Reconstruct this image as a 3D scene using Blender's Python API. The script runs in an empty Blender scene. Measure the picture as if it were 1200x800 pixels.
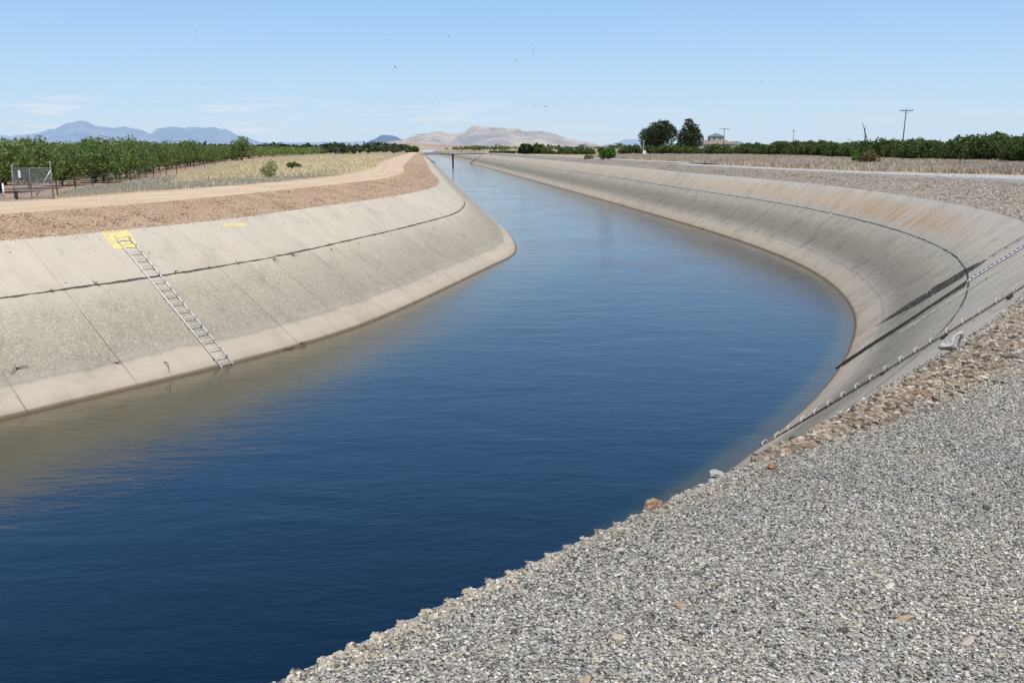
import bpy, bmesh, math, random
import numpy as np
from mathutils import Vector, Matrix, noise
from mathutils.bvhtree import BVHTree
from mathutils.geometry import tessellate_polygon
random.seed(7)
sc = bpy.context.scene
COL = sc.collection
R = math.radians

# ------------------------------------------------------------------ camera
EYE = 6.75                       # eye height above the water, metres
FPX, HOR, ROLL = 1100.0, 174.0, R(0.4)
TH = math.atan((400 - HOR) / FPX)
fw = Vector((0, math.cos(TH), -math.sin(TH)))
up0 = Vector((0, math.sin(TH), math.cos(TH)))
rt0 = Vector((1, 0, 0))
rt = rt0 * math.cos(ROLL) - up0 * math.sin(ROLL)
up = rt0 * math.sin(ROLL) + up0 * math.cos(ROLL)
cd = bpy.data.cameras.new('camera')
cd.sensor_width = 36
cd.lens = FPX / 1200 * 36
cd.clip_start = 0.1
cd.clip_end = 60000
cam = bpy.data.objects.new('camera', cd)
COL.objects.link(cam)
m = Matrix((rt, up, -fw)).transposed().to_4x4()
m.translation = Vector((0, 0, EYE))
cam.matrix_world = m
sc.camera = cam


def ray(px, py):
    return (rt * (px - 600) - up * (py - 400) + fw * FPX).normalized()


def at(px, py, z):
    """where the sight line of a photo pixel meets the level z"""
    d = ray(px, py)
    t = (z - EYE) / d.z
    return Vector((0, 0, EYE)) + d * t


def far(px, py, Y):
    d = ray(px, py)
    return Vector((0, 0, EYE)) + d * (Y / d.y)


ZL = 4.10      # top of the concrete lining
ZC = 2.63      # joint half way up the lining
ZR = 4.69      # top of the banks
ZG = 4.55      # fields

# ------------------------------------------------------------------ helpers


def tag(o, label=None, cat=None, group=None, kind=None):
    if label: o['label'] = label
    if cat: o['category'] = cat
    if group: o['group'] = group
    if kind: o['kind'] = kind
    return o


def empty(name, loc=(0, 0, 0), rz=0):
    o = bpy.data.objects.new(name, None)
    o.empty_display_size = 0.3
    COL.objects.link(o)
    o.location = loc
    o.rotation_euler.z = rz
    return o


class MB:
    def __init__(s):
        s.v = []
        s.f = []

    def add(s, vs, fs):
        n = len(s.v)
        s.v += [tuple(v) for v in vs]
        s.f += [tuple(i + n for i in f) for f in fs]
        return s

    def box(s, c, d, M=None):
        c = Vector(c)
        vs = []
        for x in (-.5, .5):
            for y in (-.5, .5):
                for z in (-.5, .5):
                    p = Vector((x * d[0], y * d[1], z * d[2]))
                    if M is not None: p = M @ p
                    vs.append(c + p)
        return s.add(vs, [(0, 1, 3, 2), (4, 6, 7, 5), (0, 4, 5, 1), (2, 3, 7, 6), (0, 2, 6, 4), (1, 5, 7, 3)])

    def tube(s, pts, r, n=8, cap=True):
        pts = [Vector(p) for p in pts]
        rs = r if isinstance(r, (list, tuple)) else [r] * len(pts)
        vs = []
        fs = []
        ref = None
        for i, p in enumerate(pts):
            a = pts[max(i - 1, 0)]
            b = pts[min(i + 1, len(pts) - 1)]
            t = (b - a).normalized()
            if ref is None: ref = Vector((0, 0, 1)) if abs(t.z) < .9 else Vector((1, 0, 0))
            u = (ref - t * ref.dot(t)).normalized()
            ref = u
            w = t.cross(u)
            for k in range(n):
                an = 2 * math.pi * k / n
                vs.append(p + (u * math.cos(an) + w * math.sin(an)) * rs[i])
        for i in range(len(pts) - 1):
            for k in range(n):
                k2 = (k + 1) % n
                fs.append((i * n + k, i * n + k2, (i + 1) * n + k2, (i + 1) * n + k))
        if cap:
            fs.append(tuple(range(n))[::-1])
            fs.append(tuple((len(pts) - 1) * n + k for k in range(n)))
        return s.add(vs, fs)

    def build(s, name, mat, parent=None, smooth=False, origin=None):
        me = bpy.data.meshes.new(name)
        off = Vector(origin) if origin is not None else (parent.location.copy() if parent and s.world else Vector((0, 0, 0)))
        me.from_pydata([tuple(Vector(v) - off) for v in s.v], [], s.f)
        me.materials.append(mat)
        if smooth:
            for p in me.polygons: p.use_smooth = True
        me.update()
        o = bpy.data.objects.new(name, me)
        COL.objects.link(o)
        if parent: o.parent = parent
        elif origin is not None: o.location = off
        return o
    world = False


class WB(MB):
    world = True


def copy_tree(o, parent=None):
    c = o.copy()
    COL.objects.link(c)
    if parent is not None: c.parent = parent
    for ch in [x for x in o.children]:
        copy_tree(ch, c)
    return c


# ------------------------------------------------------------------ materials
def newmat(name):
    m = bpy.data.materials.new(name)
    m.use_nodes = True
    nt = m.node_tree
    b = nt.nodes['Principled BSDF']
    b.inputs['Roughness'].default_value = .85
    b.inputs['Specular IOR Level'].default_value = .25
    return m, nt, b


def N(nt, t, **kw):
    n = nt.nodes.new(t)
    for k, v in kw.items():
        if k in n.inputs: n.inputs[k].default_value = v
        else: setattr(n, k, v)
    return n


def ramp(nt, src, stops, interp='LINEAR'):
    r = nt.nodes.new('ShaderNodeValToRGB')
    r.color_ramp.interpolation = interp
    e = r.color_ramp.elements
    while len(e) < len(stops): e.new(.5)
    for i, (p, c) in enumerate(stops):
        e[i].position = p
        e[i].color = (*c, 1) if len(c) == 3 else c
    nt.links.new(src, r.inputs[0])
    return r.outputs[0]


def mix(nt, fac, a, b, mode='MIX'):
    n = nt.nodes.new('ShaderNodeMix')
    n.data_type = 'RGBA'
    n.blend_type = mode
    n.clamp_factor = True
    for s, i in ((fac, 0), (a, 6), (b, 7)):
        if isinstance(s, (int, float)): n.inputs[i].default_value = s
        elif isinstance(s, tuple): n.inputs[i].default_value = (*s, 1)
        else: nt.links.new(s, n.inputs[i])
    return n.outputs[2]


def mth(nt, op, a, b=0, c=None, clamp=False):
    n = nt.nodes.new('ShaderNodeMath')
    n.operation = op
    n.use_clamp = clamp
    for i, s in enumerate((a, b, c)):
        if s is None: continue
        if isinstance(s, (int, float)): n.inputs[i].default_value = s
        else: nt.links.new(s, n.inputs[i])
    return n.outputs[0]


def noi(nt, vec, scale, detail=4, rough=.6, dist=0):
    n = N(nt, 'ShaderNodeTexNoise', Scale=scale, Detail=detail, Roughness=rough, Distortion=dist)
    if vec is not None: nt.links.new(vec, n.inputs['Vector'])
    return n.outputs['Fac']


def vor(nt, vec, scale, out='Color', feat='F1'):
    n = N(nt, 'ShaderNodeTexVoronoi', Scale=scale)
    n.feature = feat
    nt.links.new(vec, n.inputs['Vector'])
    return n.outputs[out]


def pos(nt):
    return N(nt, 'ShaderNodeNewGeometry').outputs['Position']


def bump(nt, b, h, strength, dist, prev=None):
    n = N(nt, 'ShaderNodeBump', Strength=strength, Distance=dist)
    nt.links.new(h, n.inputs['Height'])
    if prev: nt.links.new(prev, n.inputs['Normal'])
    nt.links.new(n.outputs[0], b.inputs['Normal'])
    return n.outputs[0]


def simple(name, col, var=.25, scale=6, rough=.8, metal=0, spec=.25):
    m, nt, b = newmat(name)
    n = noi(nt, N(nt, 'ShaderNodeTexCoord').outputs['Object'], scale)
    c = ramp(nt, n, [(.3, tuple(x * (1 - var) for x in col)), (.7, tuple(min(1, x * (1 + var)) for x in col))])
    nt.links.new(c, b.inputs['Base Color'])
    b.inputs['Roughness'].default_value = rough
    b.inputs['Metallic'].default_value = metal
    b.inputs['Specular IOR Level'].default_value = spec
    return m


def stony(name, soil, stones, s1=14, s2=40, big=.4, bstr=.8, bdist=.05, cover=.5):
    """soil with stones of two sizes showing in it"""
    m, nt, b = newmat(name)
    p = pos(nt)
    soilc = ramp(nt, noi(nt, p, big, 5), [(.3, soil[0]), (.7, soil[1])])
    v1 = vor(nt, p, s1)
    v2 = vor(nt, p, s2)
    sep1 = N(nt, 'ShaderNodeSeparateColor'); nt.links.new(v1, sep1.inputs[0])
    sep2 = N(nt, 'ShaderNodeSeparateColor'); nt.links.new(v2, sep2.inputs[0])
    st1 = ramp(nt, sep1.outputs[0], stones, 'CONSTANT')
    st2 = ramp(nt, sep2.outputs[0], stones, 'CONSTANT')
    k1 = ramp(nt, sep1.outputs[1], [(1 - cover, (0, 0, 0)), (1 - cover + .02, (1, 1, 1))])
    k2 = ramp(nt, sep2.outputs[1], [(1 - cover, (0, 0, 0)), (1 - cover + .02, (1, 1, 1))])
    c = mix(nt, k2, soilc, st2)
    c = mix(nt, k1, c, st1)
    c = mix(nt, ramp(nt, noi(nt, p, big * .6, 3), [(.35, (0, 0, 0)), (.65, (.45, .45, .45))]), c, soilc)
    nt.links.new(c, b.inputs['Base Color'])
    b.inputs['Roughness'].default_value = .95
    h = mth(nt, 'ADD', vor(nt, p, s1, 'Distance'), mth(nt, 'MULTIPLY', vor(nt, p, s2, 'Distance'), .4))
    n = N(nt, 'ShaderNodeBump', Strength=bstr, Distance=bdist)
    n.invert = True
    nt.links.new(h, n.inputs['Height'])
    nt.links.new(n.outputs[0], b.inputs['Normal'])
    return m


M = {}
# concrete lining --------------------------------------------------------


def lining_mat(name, side):
    m, nt, b = newmat(name)
    uv = N(nt, 'ShaderNodeUVMap', uv_map='UVMap').outputs[0]
    sx = N(nt, 'ShaderNodeSeparateXYZ'); nt.links.new(uv, sx.inputs[0])
    u, v = sx.outputs[0], sx.outputs[1]          # metres along, metres of height above the water
    p = pos(nt)
    wob = mth(nt, 'MULTIPLY', mth(nt, 'SUBTRACT', noi(nt, p, .5, 5), .5), .34)
    vv = mth(nt, 'ADD', v, wob)
    t = mth(nt, 'DIVIDE', vv, ZL)
    # v / top : bands from the water up
    if side == 'L':
        base = ramp(nt, t, [(0, (.42, .355, .27)), (.07, (.53, .45, .35)), (.15, (.52, .445, .345)), (.165, (.38, .34, .275)), (.18, (.44, .385, .31)), (.23, (.43, .378, .298)), (.45, (.50, .435, .338)), (.62, (.56, .49, .38)), (.72, (.60, .52, .405)), (1, (.62, .54, .42))])
        spk = ramp(nt, t, [(.0, (0, 0, 0)), (.13, (.0, .0, .0)), (.22, (1, 1, 1)), (.5, (.9, .9, .9)), (.66, (.12, .12, .12)), (1, (.0, .0, .0))])
    else:
        base = ramp(nt, t, [(0, (.42, .33, .24)), (.08, (.50, .41, .31)), (.165, (.47, .395, .30)), (.185, (.34, .30, .24)), (.20, (.42, .365, .285)), (.225, (.36, .32, .255)), (.29, (.325, .282, .215)), (.42, (.35, .305, .235)), (.54, (.46, .40, .31)), (.63, (.46, .41, .33)), (.8, (.54, .47, .37)), (1, (.56, .49, .40))])
        spk = ramp(nt, t, [(.0, (0, 0, 0)), (.18, (.0, .0, .0)), (.3, (1, 1, 1)), (.5, (.8, .8, .8)), (.7, (.2, .2, .2)), (1, (.0, .0, .0))])
    # cloudy weathering
    cl = noi(nt, p, .8, 8, .72)
    base = mix(nt, .5 if side == 'L' else .8, base, ramp(nt, cl, [(.30, (.58, .57, .55)), (.48, (.95, .95, .94)), (.55, (1, 1, 1)), (.72, (1.06, 1.03, .96))]), 'MULTIPLY')
    # water runs down the slope
    st = N(nt, 'ShaderNodeCombineXYZ')
    nt.links.new(mth(nt, 'MULTIPLY', u, 1.6), st.inputs[0]); nt.links.new(mth(nt, 'MULTIPLY', v, .16), st.inputs[1])
    run = ramp(nt, noi(nt, st.outputs[0], 1.0, 6, .7), [(.42, (.80, .78, .75)), (.58, (1, 1, 1))])
    base = mix(nt, .22 if side == 'L' else .32, base, run, 'MULTIPLY')
    # panels slightly different in tone
    pan = N(nt, 'ShaderNodeTexWhiteNoise', noise_dimensions='1D')
    nt.links.new(mth(nt, 'FLOOR', mth(nt, 'DIVIDE', mth(nt, 'ADD', u, CROSS[side] + JS[side] / 2), JS[side])), pan.inputs['W'])
    base = mix(nt, mth(nt, 'MULTIPLY', pan.outputs[0], .16), base, (.30, .27, .22))
    # exposed aggregate below the joint
    vs = vor(nt, p, 42); s3 = N(nt, 'ShaderNodeSeparateColor'); nt.links.new(vs, s3.inputs[0])
    vs2 = vor(nt, p, 20); s4 = N(nt, 'ShaderNodeSeparateColor'); nt.links.new(vs2, s4.inputs[0])
    agg = ramp(nt, s3.outputs[0], [(0, (.5, .5, .5)), (.25, (.7, .69, .67)), (.55, (.95, .95, .93)), (.85, (1.25, 1.24, 1.2))], 'CONSTANT')
    agg2 = ramp(nt, s4.outputs[0], [(0, (.72, .72, .72)), (.2, (.93, .93, .93)), (.8, (1.28, 1.27, 1.24))], 'CONSTANT')
    agg = mix(nt, .8, agg, agg2, 'MULTIPLY')
    sp = mix(nt, 1.0, base, agg, 'MULTIPLY')
    base = mix(nt, mth(nt, 'MULTIPLY', spk, .62 if side == 'L' else .8), base, sp)
    if side == 'R':
        # rust stains on the upper panels of the bend, u range as a mask
        um = ramp(nt, mth(nt, 'DIVIDE', u, 200), [(.66, (0, 0, 0)), (.69, (1, 1, 1)), (.74, (.8, .8, .8)), (.80, (.35, .35, .35)), (.95, (0, 0, 0))])
        hm = ramp(nt, t, [(.66, (0, 0, 0)), (.76, (1, 1, 1)), (.86, (.7, .7, .7)), (.97, (0, 0, 0))])
        f = mth(nt, 'MULTIPLY', mth(nt, 'MULTIPLY', um, hm), ramp(nt, noi(nt, st.outputs[0], 1.3, 5), [(.40, (0, 0, 0)), (.62, (.75, .75, .75))]))
        base = mix(nt, f, base, (.42, .22, .08))
        um2 = ramp(nt, mth(nt, 'DIVIDE', u, 300), [(.40, (.0, .0, .0)), (.50, (.6, .6, .6)), (.9, (.5, .5, .5))])
        f2 = mth(nt, 'MULTIPLY', mth(nt, 'MULTIPLY', um2, hm), noi(nt, st.outputs[0], .5, 3))
        base = mix(nt, f2, base, (.50, .33, .18))
    # longitudinal joint
    wj = mth(nt, 'MULTIPLY', mth(nt, 'SUBTRACT', noi(nt, p, 1.3, 6, .7), .5), .075)
    d = mth(nt, 'ABSOLUTE', mth(nt, 'SUBTRACT', mth(nt, 'ADD', v, wj), ZC))
    wid = mth(nt, 'MULTIPLY', ramp(nt, noi(nt, p, .7, 4, .8), [(.35, (.25, .25, .25)), (.7, (1, 1, 1))]), .040 if side == 'L' else .034)
    jm = mth(nt, 'LESS_THAN', d, wid)
    # cross joints below it
    cu = mth(nt, 'ABSOLUTE', mth(nt, 'SUBTRACT', mth(nt, 'MODULO', mth(nt, 'ADD', mth(nt, 'ADD', u, CROSS[side]), mth(nt, 'MULTIPLY', wj, .25)), JS[side]), JS[side] / 2))
    cm = mth(nt, 'MULTIPLY', mth(nt, 'LESS_THAN', cu, .022), mth(nt, 'MULTIPLY', mth(nt, 'LESS_THAN', v, ZC), ramp(nt, noi(nt, p, .6, 3), [(.40, (.25, .25, .25)), (.58, (1, 1, 1))])))
    cm2 = mth(nt, 'MULTIPLY', mth(nt, 'LESS_THAN', cu, .035), mth(nt, 'MULTIPLY', mth(nt, 'GREATER_THAN', v, ZC), .16 if side == 'L' else .34))
    base = mix(nt, mth(nt, 'MULTIPLY', cm, .6), base, (.10, .075, .05))
    base = mix(nt, cm2, base, (.12, .10, .08))
    base = mix(nt, mth(nt, 'MULTIPLY', jm, .88), base, (.035, .028, .02))
    # wet foot at the water
    wet = ramp(nt, mth(nt, 'ADD', v, mth(nt, 'MULTIPLY', wob, .06)), [(0, (1, 1, 1)), (.05, (.9, .9, .9)), (.10, (.0, .0, .0))])
    base = mix(nt, mth(nt, 'MULTIPLY', wet, .85), base, (.10, .06, .035))
    nt.links.new(base, b.inputs['Base Color'])
    b.inputs['Roughness'].default_value = .9
    nb = bump(nt, b, noi(nt, p, 25, 5, .7), .35, .02)
    bump(nt, b, mth(nt, 'SUBTRACT', 1, jm), .8, .03, nb)
    return m


CROSS = {'L': .225, 'R': 1.2}
JS = {'L': 3.35, 'R': 4.6}

# ------------------------------------------------------------------ curves


def cat(pts, n=14):
    P = [Vector(p) for p in pts]
    out = []
    for i in range(len(P) - 1):
        a, b, c, d = P[max(i - 1, 0)], P[i], P[i + 1], P[min(i + 2, len(P) - 1)]
        t01 = max((b - a).length, 1e-3) ** .5; t12 = (c - b).length ** .5; t23 = max((d - c).length, 1e-3) ** .5
        m1 = (c - b) + ((b - a) / t01 - (c - a) / (t01 + t12)) * t12 if i > 0 else c - b
        m2 = (c - b) + ((d - c) / t23 - (d - b) / (t12 + t23)) * t12 if i < len(P) - 2 else c - b
        for k in range(n):
            t = k / n
            out.append((2 * t**3 - 3 * t * t + 1) * b + (t**3 - 2 * t * t + t) * m1 + (-2 * t**3 + 3 * t * t) * c + (t**3 - t * t) * m2)
    out.append(P[-1])
    return out


def smooth(L, it):
    for _ in range(it):
        L = [L[0]] + [(L[i - 1] + L[i] * 2 + L[i + 1]) / 4 for i in range(1, len(L) - 1)] + [L[-1]]
    return L


def resample(L, steps):
    """steps: function of arc length -> step"""
    out = [L[0]]
    need = steps(L[0])
    acc = 0
    for i in range(1, len(L)):
        a, b = L[i - 1], L[i]
        seg = (b - a).length
        while acc + seg >= need and seg > 1e-9:
            t = (need - acc) / seg
            a = a.lerp(b, t)
            out.append(a.copy())
            seg = (b - a).length
            acc = 0
            need = steps(a)
        acc += seg
    out.append(L[-1])
    return out


def stp(p):
    return .35 if p.y < 90 and p.y > 0 else (1.0 if p.y < 200 else 10)


def fx(y, off=0):
    return -.2 - .0946 * (y - 74.5) + off


FARY = 1900


def curve(near, off, ys=(120, 160, 210, 300, 450, 700, 1100, FARY), sm=60):
    pts = near + [(fx(y, off), y) for y in ys]
    L = cat([Vector(p) for p in pts])
    L = resample(L, lambda p: .5 if p.y < 250 else 12)
    L = smooth(L, sm)
    return resample(L, stp)


cLW = curve([(-70, -48), (-46, -18), (-31, 0), (-21.5, 12.2), (-17, 18.1), (-13.2, 23.2), (-11.9, 25.2), (-10.4, 27.4), (-9.1, 29.4), (-7.45, 32.3), (-5.9, 35.9), (-4.45, 40.9), (-2.6, 48.4), (-1, 55.2), (0.15, 60), (.38, 64.7), (.0, 74.5), (-1.6, 90.9)], 0, sm=14)
cRW = curve([(-62, -68), (-40, -39), (-17, -9.4), (-4.6, 6.8), (2.4, 15.9), (5.6, 20.5), (8.1, 24.5), (10.5, 29.1), (12.1, 32.7), (13.8, 37.2), (15.05, 41.9), (16.2, 48.4), (16.8, 55.8), (16.7, 67.8), (16.0, 79.6), (14.7, 95)], 17, sm=30)
cLT = curve([(-75, -44), (-50, -14.5), (-35.2, 3.3), (-25.8, 15.4), (-20.6, 22.2), (-15.6, 28.7), (-13.7, 32.0), (-12.5, 34.4), (-11.15, 37.7), (-9.7, 43.3), (-8, 49.6), (-6.6, 56.6), (-5.7, 63.6), (-5.6, 72.8), (-7.2, 92)], -5.6, sm=14)
cRT = curve([(-57.8, -72), (-35.6, -42.5), (-12.6, -12.6), (-1.6, 2.9), (2.1, 7.6), (3.01, 8.88), (4.2, 10.25), (5.66, 11.93), (7.4, 14.2), (9.2, 16.65), (14.6, 25.4), (18.2, 33.4), (19.3, 37.2), (20.4, 42.4), (21.3, 49.8), (21.9, 60.4), (21.75, 71), (20.5, 86), (18.7, 102.6)], 22.4, sm=30)
cLN = curve([(-80, -39), (-55, -9), (-38.5, 6.3), (-30, 16), (-22.5, 25), (-17.6, 31.2), (-15.8, 35.1), (-14.2, 39.8), (-12.6, 46.95), (-10.7, 57.2), (-9.4, 65.3), (-9.3, 80.7)], -9.0, sm=20)
cLF = curve([(-86, -34), (-62, -5), (-44, 11), (-35, 22), (-26, 33.5), (-22.6, 39.8), (-20.6, 46.2), (-18.3, 51.9), (-16.3, 58.4), (-14.6, 76.8), (-15.0, 95)], -13.6, sm=20)
cRN = curve([(-56, -73.6), (-33.8, -44), (-10.9, -14.2), (-2.6, 1.4), (-.93, 3.38), (.81, 5.16), (1.62, 6.0), (2.74, 7.24), (4.2, 8.9), (6.7, 12.0), (11.5, 17.6), (18.5, 25), (24, 33), (27.6, 43), (28.6, 53), (26.8, 66), (23.6, 86.8), (20.2, 120)], 27.0, sm=4)
cRF = curve([(-40, -90), (-10, -50), (14, -20), (30, 8), (37, 30), (38.5, 48), (35.2, 64.9), (30.3, 76), (26, 97), (22.4, 128)], 30.5, sm=20)


def nearest_map(A, B):
    out = []
    j = 0
    for a in A:
        lo, hi = max(0, j - 3), min(len(B), j + 160)
        j = min(range(lo, hi), key=lambda k: (B[k] - a).length_squared)
        j2 = None
        best = B[j]
        for k in (j - 1, j):
            if 0 <= k < len(B) - 1:
                e = B[k + 1] - B[k]
                t = max(0, min(1, (a - B[k]).dot(e) / max(e.length_squared, 1e-9)))
                q = B[k] + e * t
                if (q - a).length < (best - a).length: best = q
        out.append(best)
    return smooth(out, 6)


def strip(name, A, zA, B, zB, n, mat, jit=0.0, prof=None, uvm=True, lead=None):
    """sheet between two plan curves"""
    vs = []
    uvs = []
    u = 0
    for i, (a, b) in enumerate(zip(A, B)):
        if i: u += (A[i] - A[i - 1]).length
        for k in range(n + 1):
            t = k / n
            q = a.lerp(b, t)
            z = zA + (zB - zA) * (prof(t) if prof else t)
            if jit and 0 < k < n:
                z += (noise.noise(Vector((q.x * .8, q.y * .8, 0))) * 1.3 + noise.noise(Vector((q.x * 3, q.y * 3, 5)))) * jit
            vs.append((q.x, q.y, z))
            uvs.append((u, z))
    fs = [(i * (n + 1) + k, (i + 1) * (n + 1) + k, (i + 1) * (n + 1) + k + 1, i * (n + 1) + k + 1) for i in range(len(A) - 1) for k in range(n)]
    me = bpy.data.meshes.new(name)
    me.from_pydata(vs, [], fs)
    bm = bmesh.new(); bm.from_mesh(me); bmesh.ops.recalc_face_normals(bm, faces=bm.faces)
    bm.faces.ensure_lookup_table()
    if sum(f.normal.z for f in bm.faces) < 0: bmesh.ops.reverse_faces(bm, faces=bm.faces)
    bm.to_mesh(me); bm.free()
    l = me.uv_layers.new(name='UVMap')
    for lp in me.loops: l.data[lp.index].uv = uvs[lp.vertex_index]
    for p_ in me.polygons: p_.use_smooth = True
    me.materials.append(mat)
    o = bpy.data.objects.new(name, me)
    COL.objects.link(o)
    tag(o, kind='structure')
    bvh = BVHTree.FromPolygons([Vector(v) for v in vs], fs)
    return o, bvh


def sheet(name, poly, z, mat):
    poly = [Vector((p[0], p[1], 0)) for p in poly]
    tris = tessellate_polygon([poly])
    me = bpy.data.meshes.new(name)
    me.from_pydata([(p.x, p.y, z) for p in poly], [], [tuple(t) for t in tris])
    bm = bmesh.new(); bm.from_mesh(me)
    for f in bm.faces:
        if f.normal.z < 0: f.normal_flip()
    bm.to_mesh(me); bm.free()
    me.materials.append(mat)
    o = bpy.data.objects.new(name, me)
    COL.objects.link(o)
    return tag(o, kind='structure')


M['lin_l'] = lining_mat('concrete lining left side', 'L')  # left bank: paler concrete with a band of exposed aggregate
M['lin_r'] = lining_mat('concrete lining stained side', 'R')


def under(W, T, zd):   # continue the slope under the water to depth zd
    return [w + (w - t) * (zd / ZL) for w, t in zip(W, T)]


tL = nearest_map(cLW, cLT)
tR = nearest_map(cRW, cRT)
_, bvL = strip('canal_lining', cLW, 0, tL, ZL, 10, M['lin_l'])
_, bvR = strip('canal_lining', cRW, 0, tR, ZL, 10, M['lin_r'])
DEEP = 4.0
uL = under(cLW, tL, DEEP)
uR = under(cRW, tR, DEEP)
M['bed'] = simple('silty canal bed', (.16, .13, .08), .3, 1.2)
strip('canal_bed_slope', cLW, -.0, uL, -DEEP, 3, M['bed'])
strip('canal_bed_slope', cRW, -.0, uR, -DEEP, 3, M['bed'])
# bed between the feet of both slopes
fR = nearest_map(uL, uR)
strip('canal_bed', uL, -DEEP, fR, -DEEP, 2, M['bed'])


def slope_bvh(W, T):
    D = under(W, T, 1.5)
    vs = []
    for t, d in zip(T, D): vs += [(t.x, t.y, ZL), (d.x, d.y, -1.5)]
    return BVHTree.FromPolygons([Vector(v) for v in vs], [(2 * i, 2 * i + 1, 2 * i + 3, 2 * i + 2) for i in range(len(W) - 1)])


bvL = slope_bvh(cLW, tL)
bvR = slope_bvh(cRW, tR)


def hit(px, py, bv):
    r = bv.ray_cast(Vector((0, 0, EYE)), ray(px, py))
    return (r[0], r[1]) if r[0] else (None, None)


# ------------------------------------------------------------------ water
SWIRLS = [(tuple(at(725, 309, 0)), 3.2), (tuple(at(765, 314, 0)), 2.2), (tuple(at(628, 351, 0)), 2.0), (tuple(at(860, 410, 0)), 1.2)]


def water_mat():
    m, nt, b = newmat('canal water')
    p = pos(nt)
    at_ = N(nt, 'ShaderNodeUVMap', uv_map='UVMap').outputs[0]
    s = N(nt, 'ShaderNodeSeparateXYZ'); nt.links.new(at_, s.inputs[0])
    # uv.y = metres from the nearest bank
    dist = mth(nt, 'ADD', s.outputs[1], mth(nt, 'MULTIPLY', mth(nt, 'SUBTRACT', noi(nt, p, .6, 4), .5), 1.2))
    c = ramp(nt, mth(nt, 'DIVIDE', dist, 8), [(0, (.10, .078, .038)), (.14, (.060, .052, .026)), (.42, (.040, .042, .023)), (.60, (.010, .022, .026)), (.80, (.0018, .013, .026)), (1, (.001, .0105, .026))])  # bank's olive mirror image and shallow bed, painted into the base colour
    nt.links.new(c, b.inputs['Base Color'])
    b.inputs['Roughness'].default_value = .03
    b.inputs['IOR'].default_value = 1.36
    b.inputs['Specular IOR Level'].default_value = .5
    mp = N(nt, 'ShaderNodeMapping')
    mp.inputs['Rotation'].default_value = (0, 0, R(-28))
    mp.inputs['Scale'].default_value = (.62, 1.5, 1)
    nt.links.new(p, mp.inputs[0])
    q = mp.outputs[0]
    h1 = noi(nt, q, .55, 3, .55, .3)
    h2 = noi(nt, q, 3.2, 4, .6, .4)
    h3 = noi(nt, q, 11, 2, .5)
    patch = ramp(nt, noi(nt, p, .12, 3, .5, .6), [(.35, (.25, .25, .25)), (.65, (1.2, 1.2, 1.2))])
    sw = None
    for c_, rad in SWIRLS:                       # boils where the current breaks the surface
        g_ = N(nt, 'ShaderNodeVectorMath', operation='DISTANCE')
        nt.links.new(p, g_.inputs[0]); g_.inputs[1].default_value = c_
        k_ = mth(nt, 'SUBTRACT', 1, mth(nt, 'DIVIDE', g_.outputs['Value'], rad), clamp=True)
        sw = k_ if sw is None else mth(nt, 'ADD', sw, k_)
    h4 = mth(nt, 'MULTIPLY', mth(nt, 'MULTIPLY', noi(nt, p, 2.2, 4, .6, 1.5), sw), 2.5)
    h2 = mth(nt, 'ADD', h2, h4)
    h = mth(nt, 'ADD', mth(nt, 'MULTIPLY', h1, 1.2), mth(nt, 'ADD', mth(nt, 'MULTIPLY', mth(nt, 'MULTIPLY', h2, patch), .55), mth(nt, 'MULTIPLY', h3, .11)))
    bump(nt, b, h, .65, .028)
    return m


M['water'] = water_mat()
# the surface: eight strips across, uv.y carries the distance to the bank
wR = nearest_map(cLW, cRW)
NW = 12
vs, fs, uvs = [], [], []
for a, b in zip(cLW, wR):
    L = (b - a).length
    for k in range(NW + 1):
        t = k / NW
        t = .5 - .5 * math.cos(math.pi * t) if 0 < k < NW else t
        q = a.lerp(b, t)
        if k == 0: q = a + (a - b) * .01
        if k == NW: q = b + (b - a) * .01
        vs.append((q.x, q.y, 0))
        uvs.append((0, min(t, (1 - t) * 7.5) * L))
for i in range(len(cLW) - 1):
    for k in range(NW):
        fs.append((i * (NW + 1) + k, i * (NW + 1) + k + 1, (i + 1) * (NW + 1) + k + 1, (i + 1) * (NW + 1) + k))
me = bpy.data.meshes.new('water'); me.from_pydata(vs, [], fs)
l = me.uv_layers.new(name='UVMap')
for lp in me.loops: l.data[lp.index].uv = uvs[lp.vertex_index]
bm = bmesh.new(); bm.from_mesh(me); bmesh.ops.recalc_face_normals(bm, faces=bm.faces)
if sum(f.normal.z for f in bm.faces) < 0: bmesh.ops.reverse_faces(bm, faces=bm.faces)
bm.to_mesh(me); bm.free()
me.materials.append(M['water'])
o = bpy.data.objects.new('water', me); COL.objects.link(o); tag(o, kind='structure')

# ------------------------------------------------------------------ banks and fields
STONES_RED = [(0, (.16, .10, .06)), (.2, (.35, .22, .135)), (.45, (.45, .31, .20)), (.7, (.55, .41, .28)), (.9, (.63, .53, .40))]
STONES_TAN = [(0, (.055, .045, .035)), (.2, (.18, .15, .115)), (.45, (.30, .25, .20)), (.7, (.40, .34, .28)), (.9, (.52, .47, .41))]
STONES_GREY = [(0, (.045, .045, .045)), (.2, (.15, .15, .15)), (.4, (.25, .25, .24)), (.6, (.36, .35, .33)), (.8, (.47, .45, .41)), (.93, (.60, .58, .54))]
M['berm_l'] = stony('red brown stony soil', ((.44, .275, .165), (.55, .375, .24)), STONES_RED, 16, 40, .3, .8, .04, .4)
M['berm_r'] = stony('tan broken rock', ((.36, .285, .215), (.44, .35, .27)), STONES_TAN, 9, 24, .3, .9, .08, .6)
M['gravel'] = stony('grey road gravel', ((.34, .32, .285), (.43, .40, .355)), STONES_GREY, 34, 70, .25, .8, .02, .7)


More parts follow.
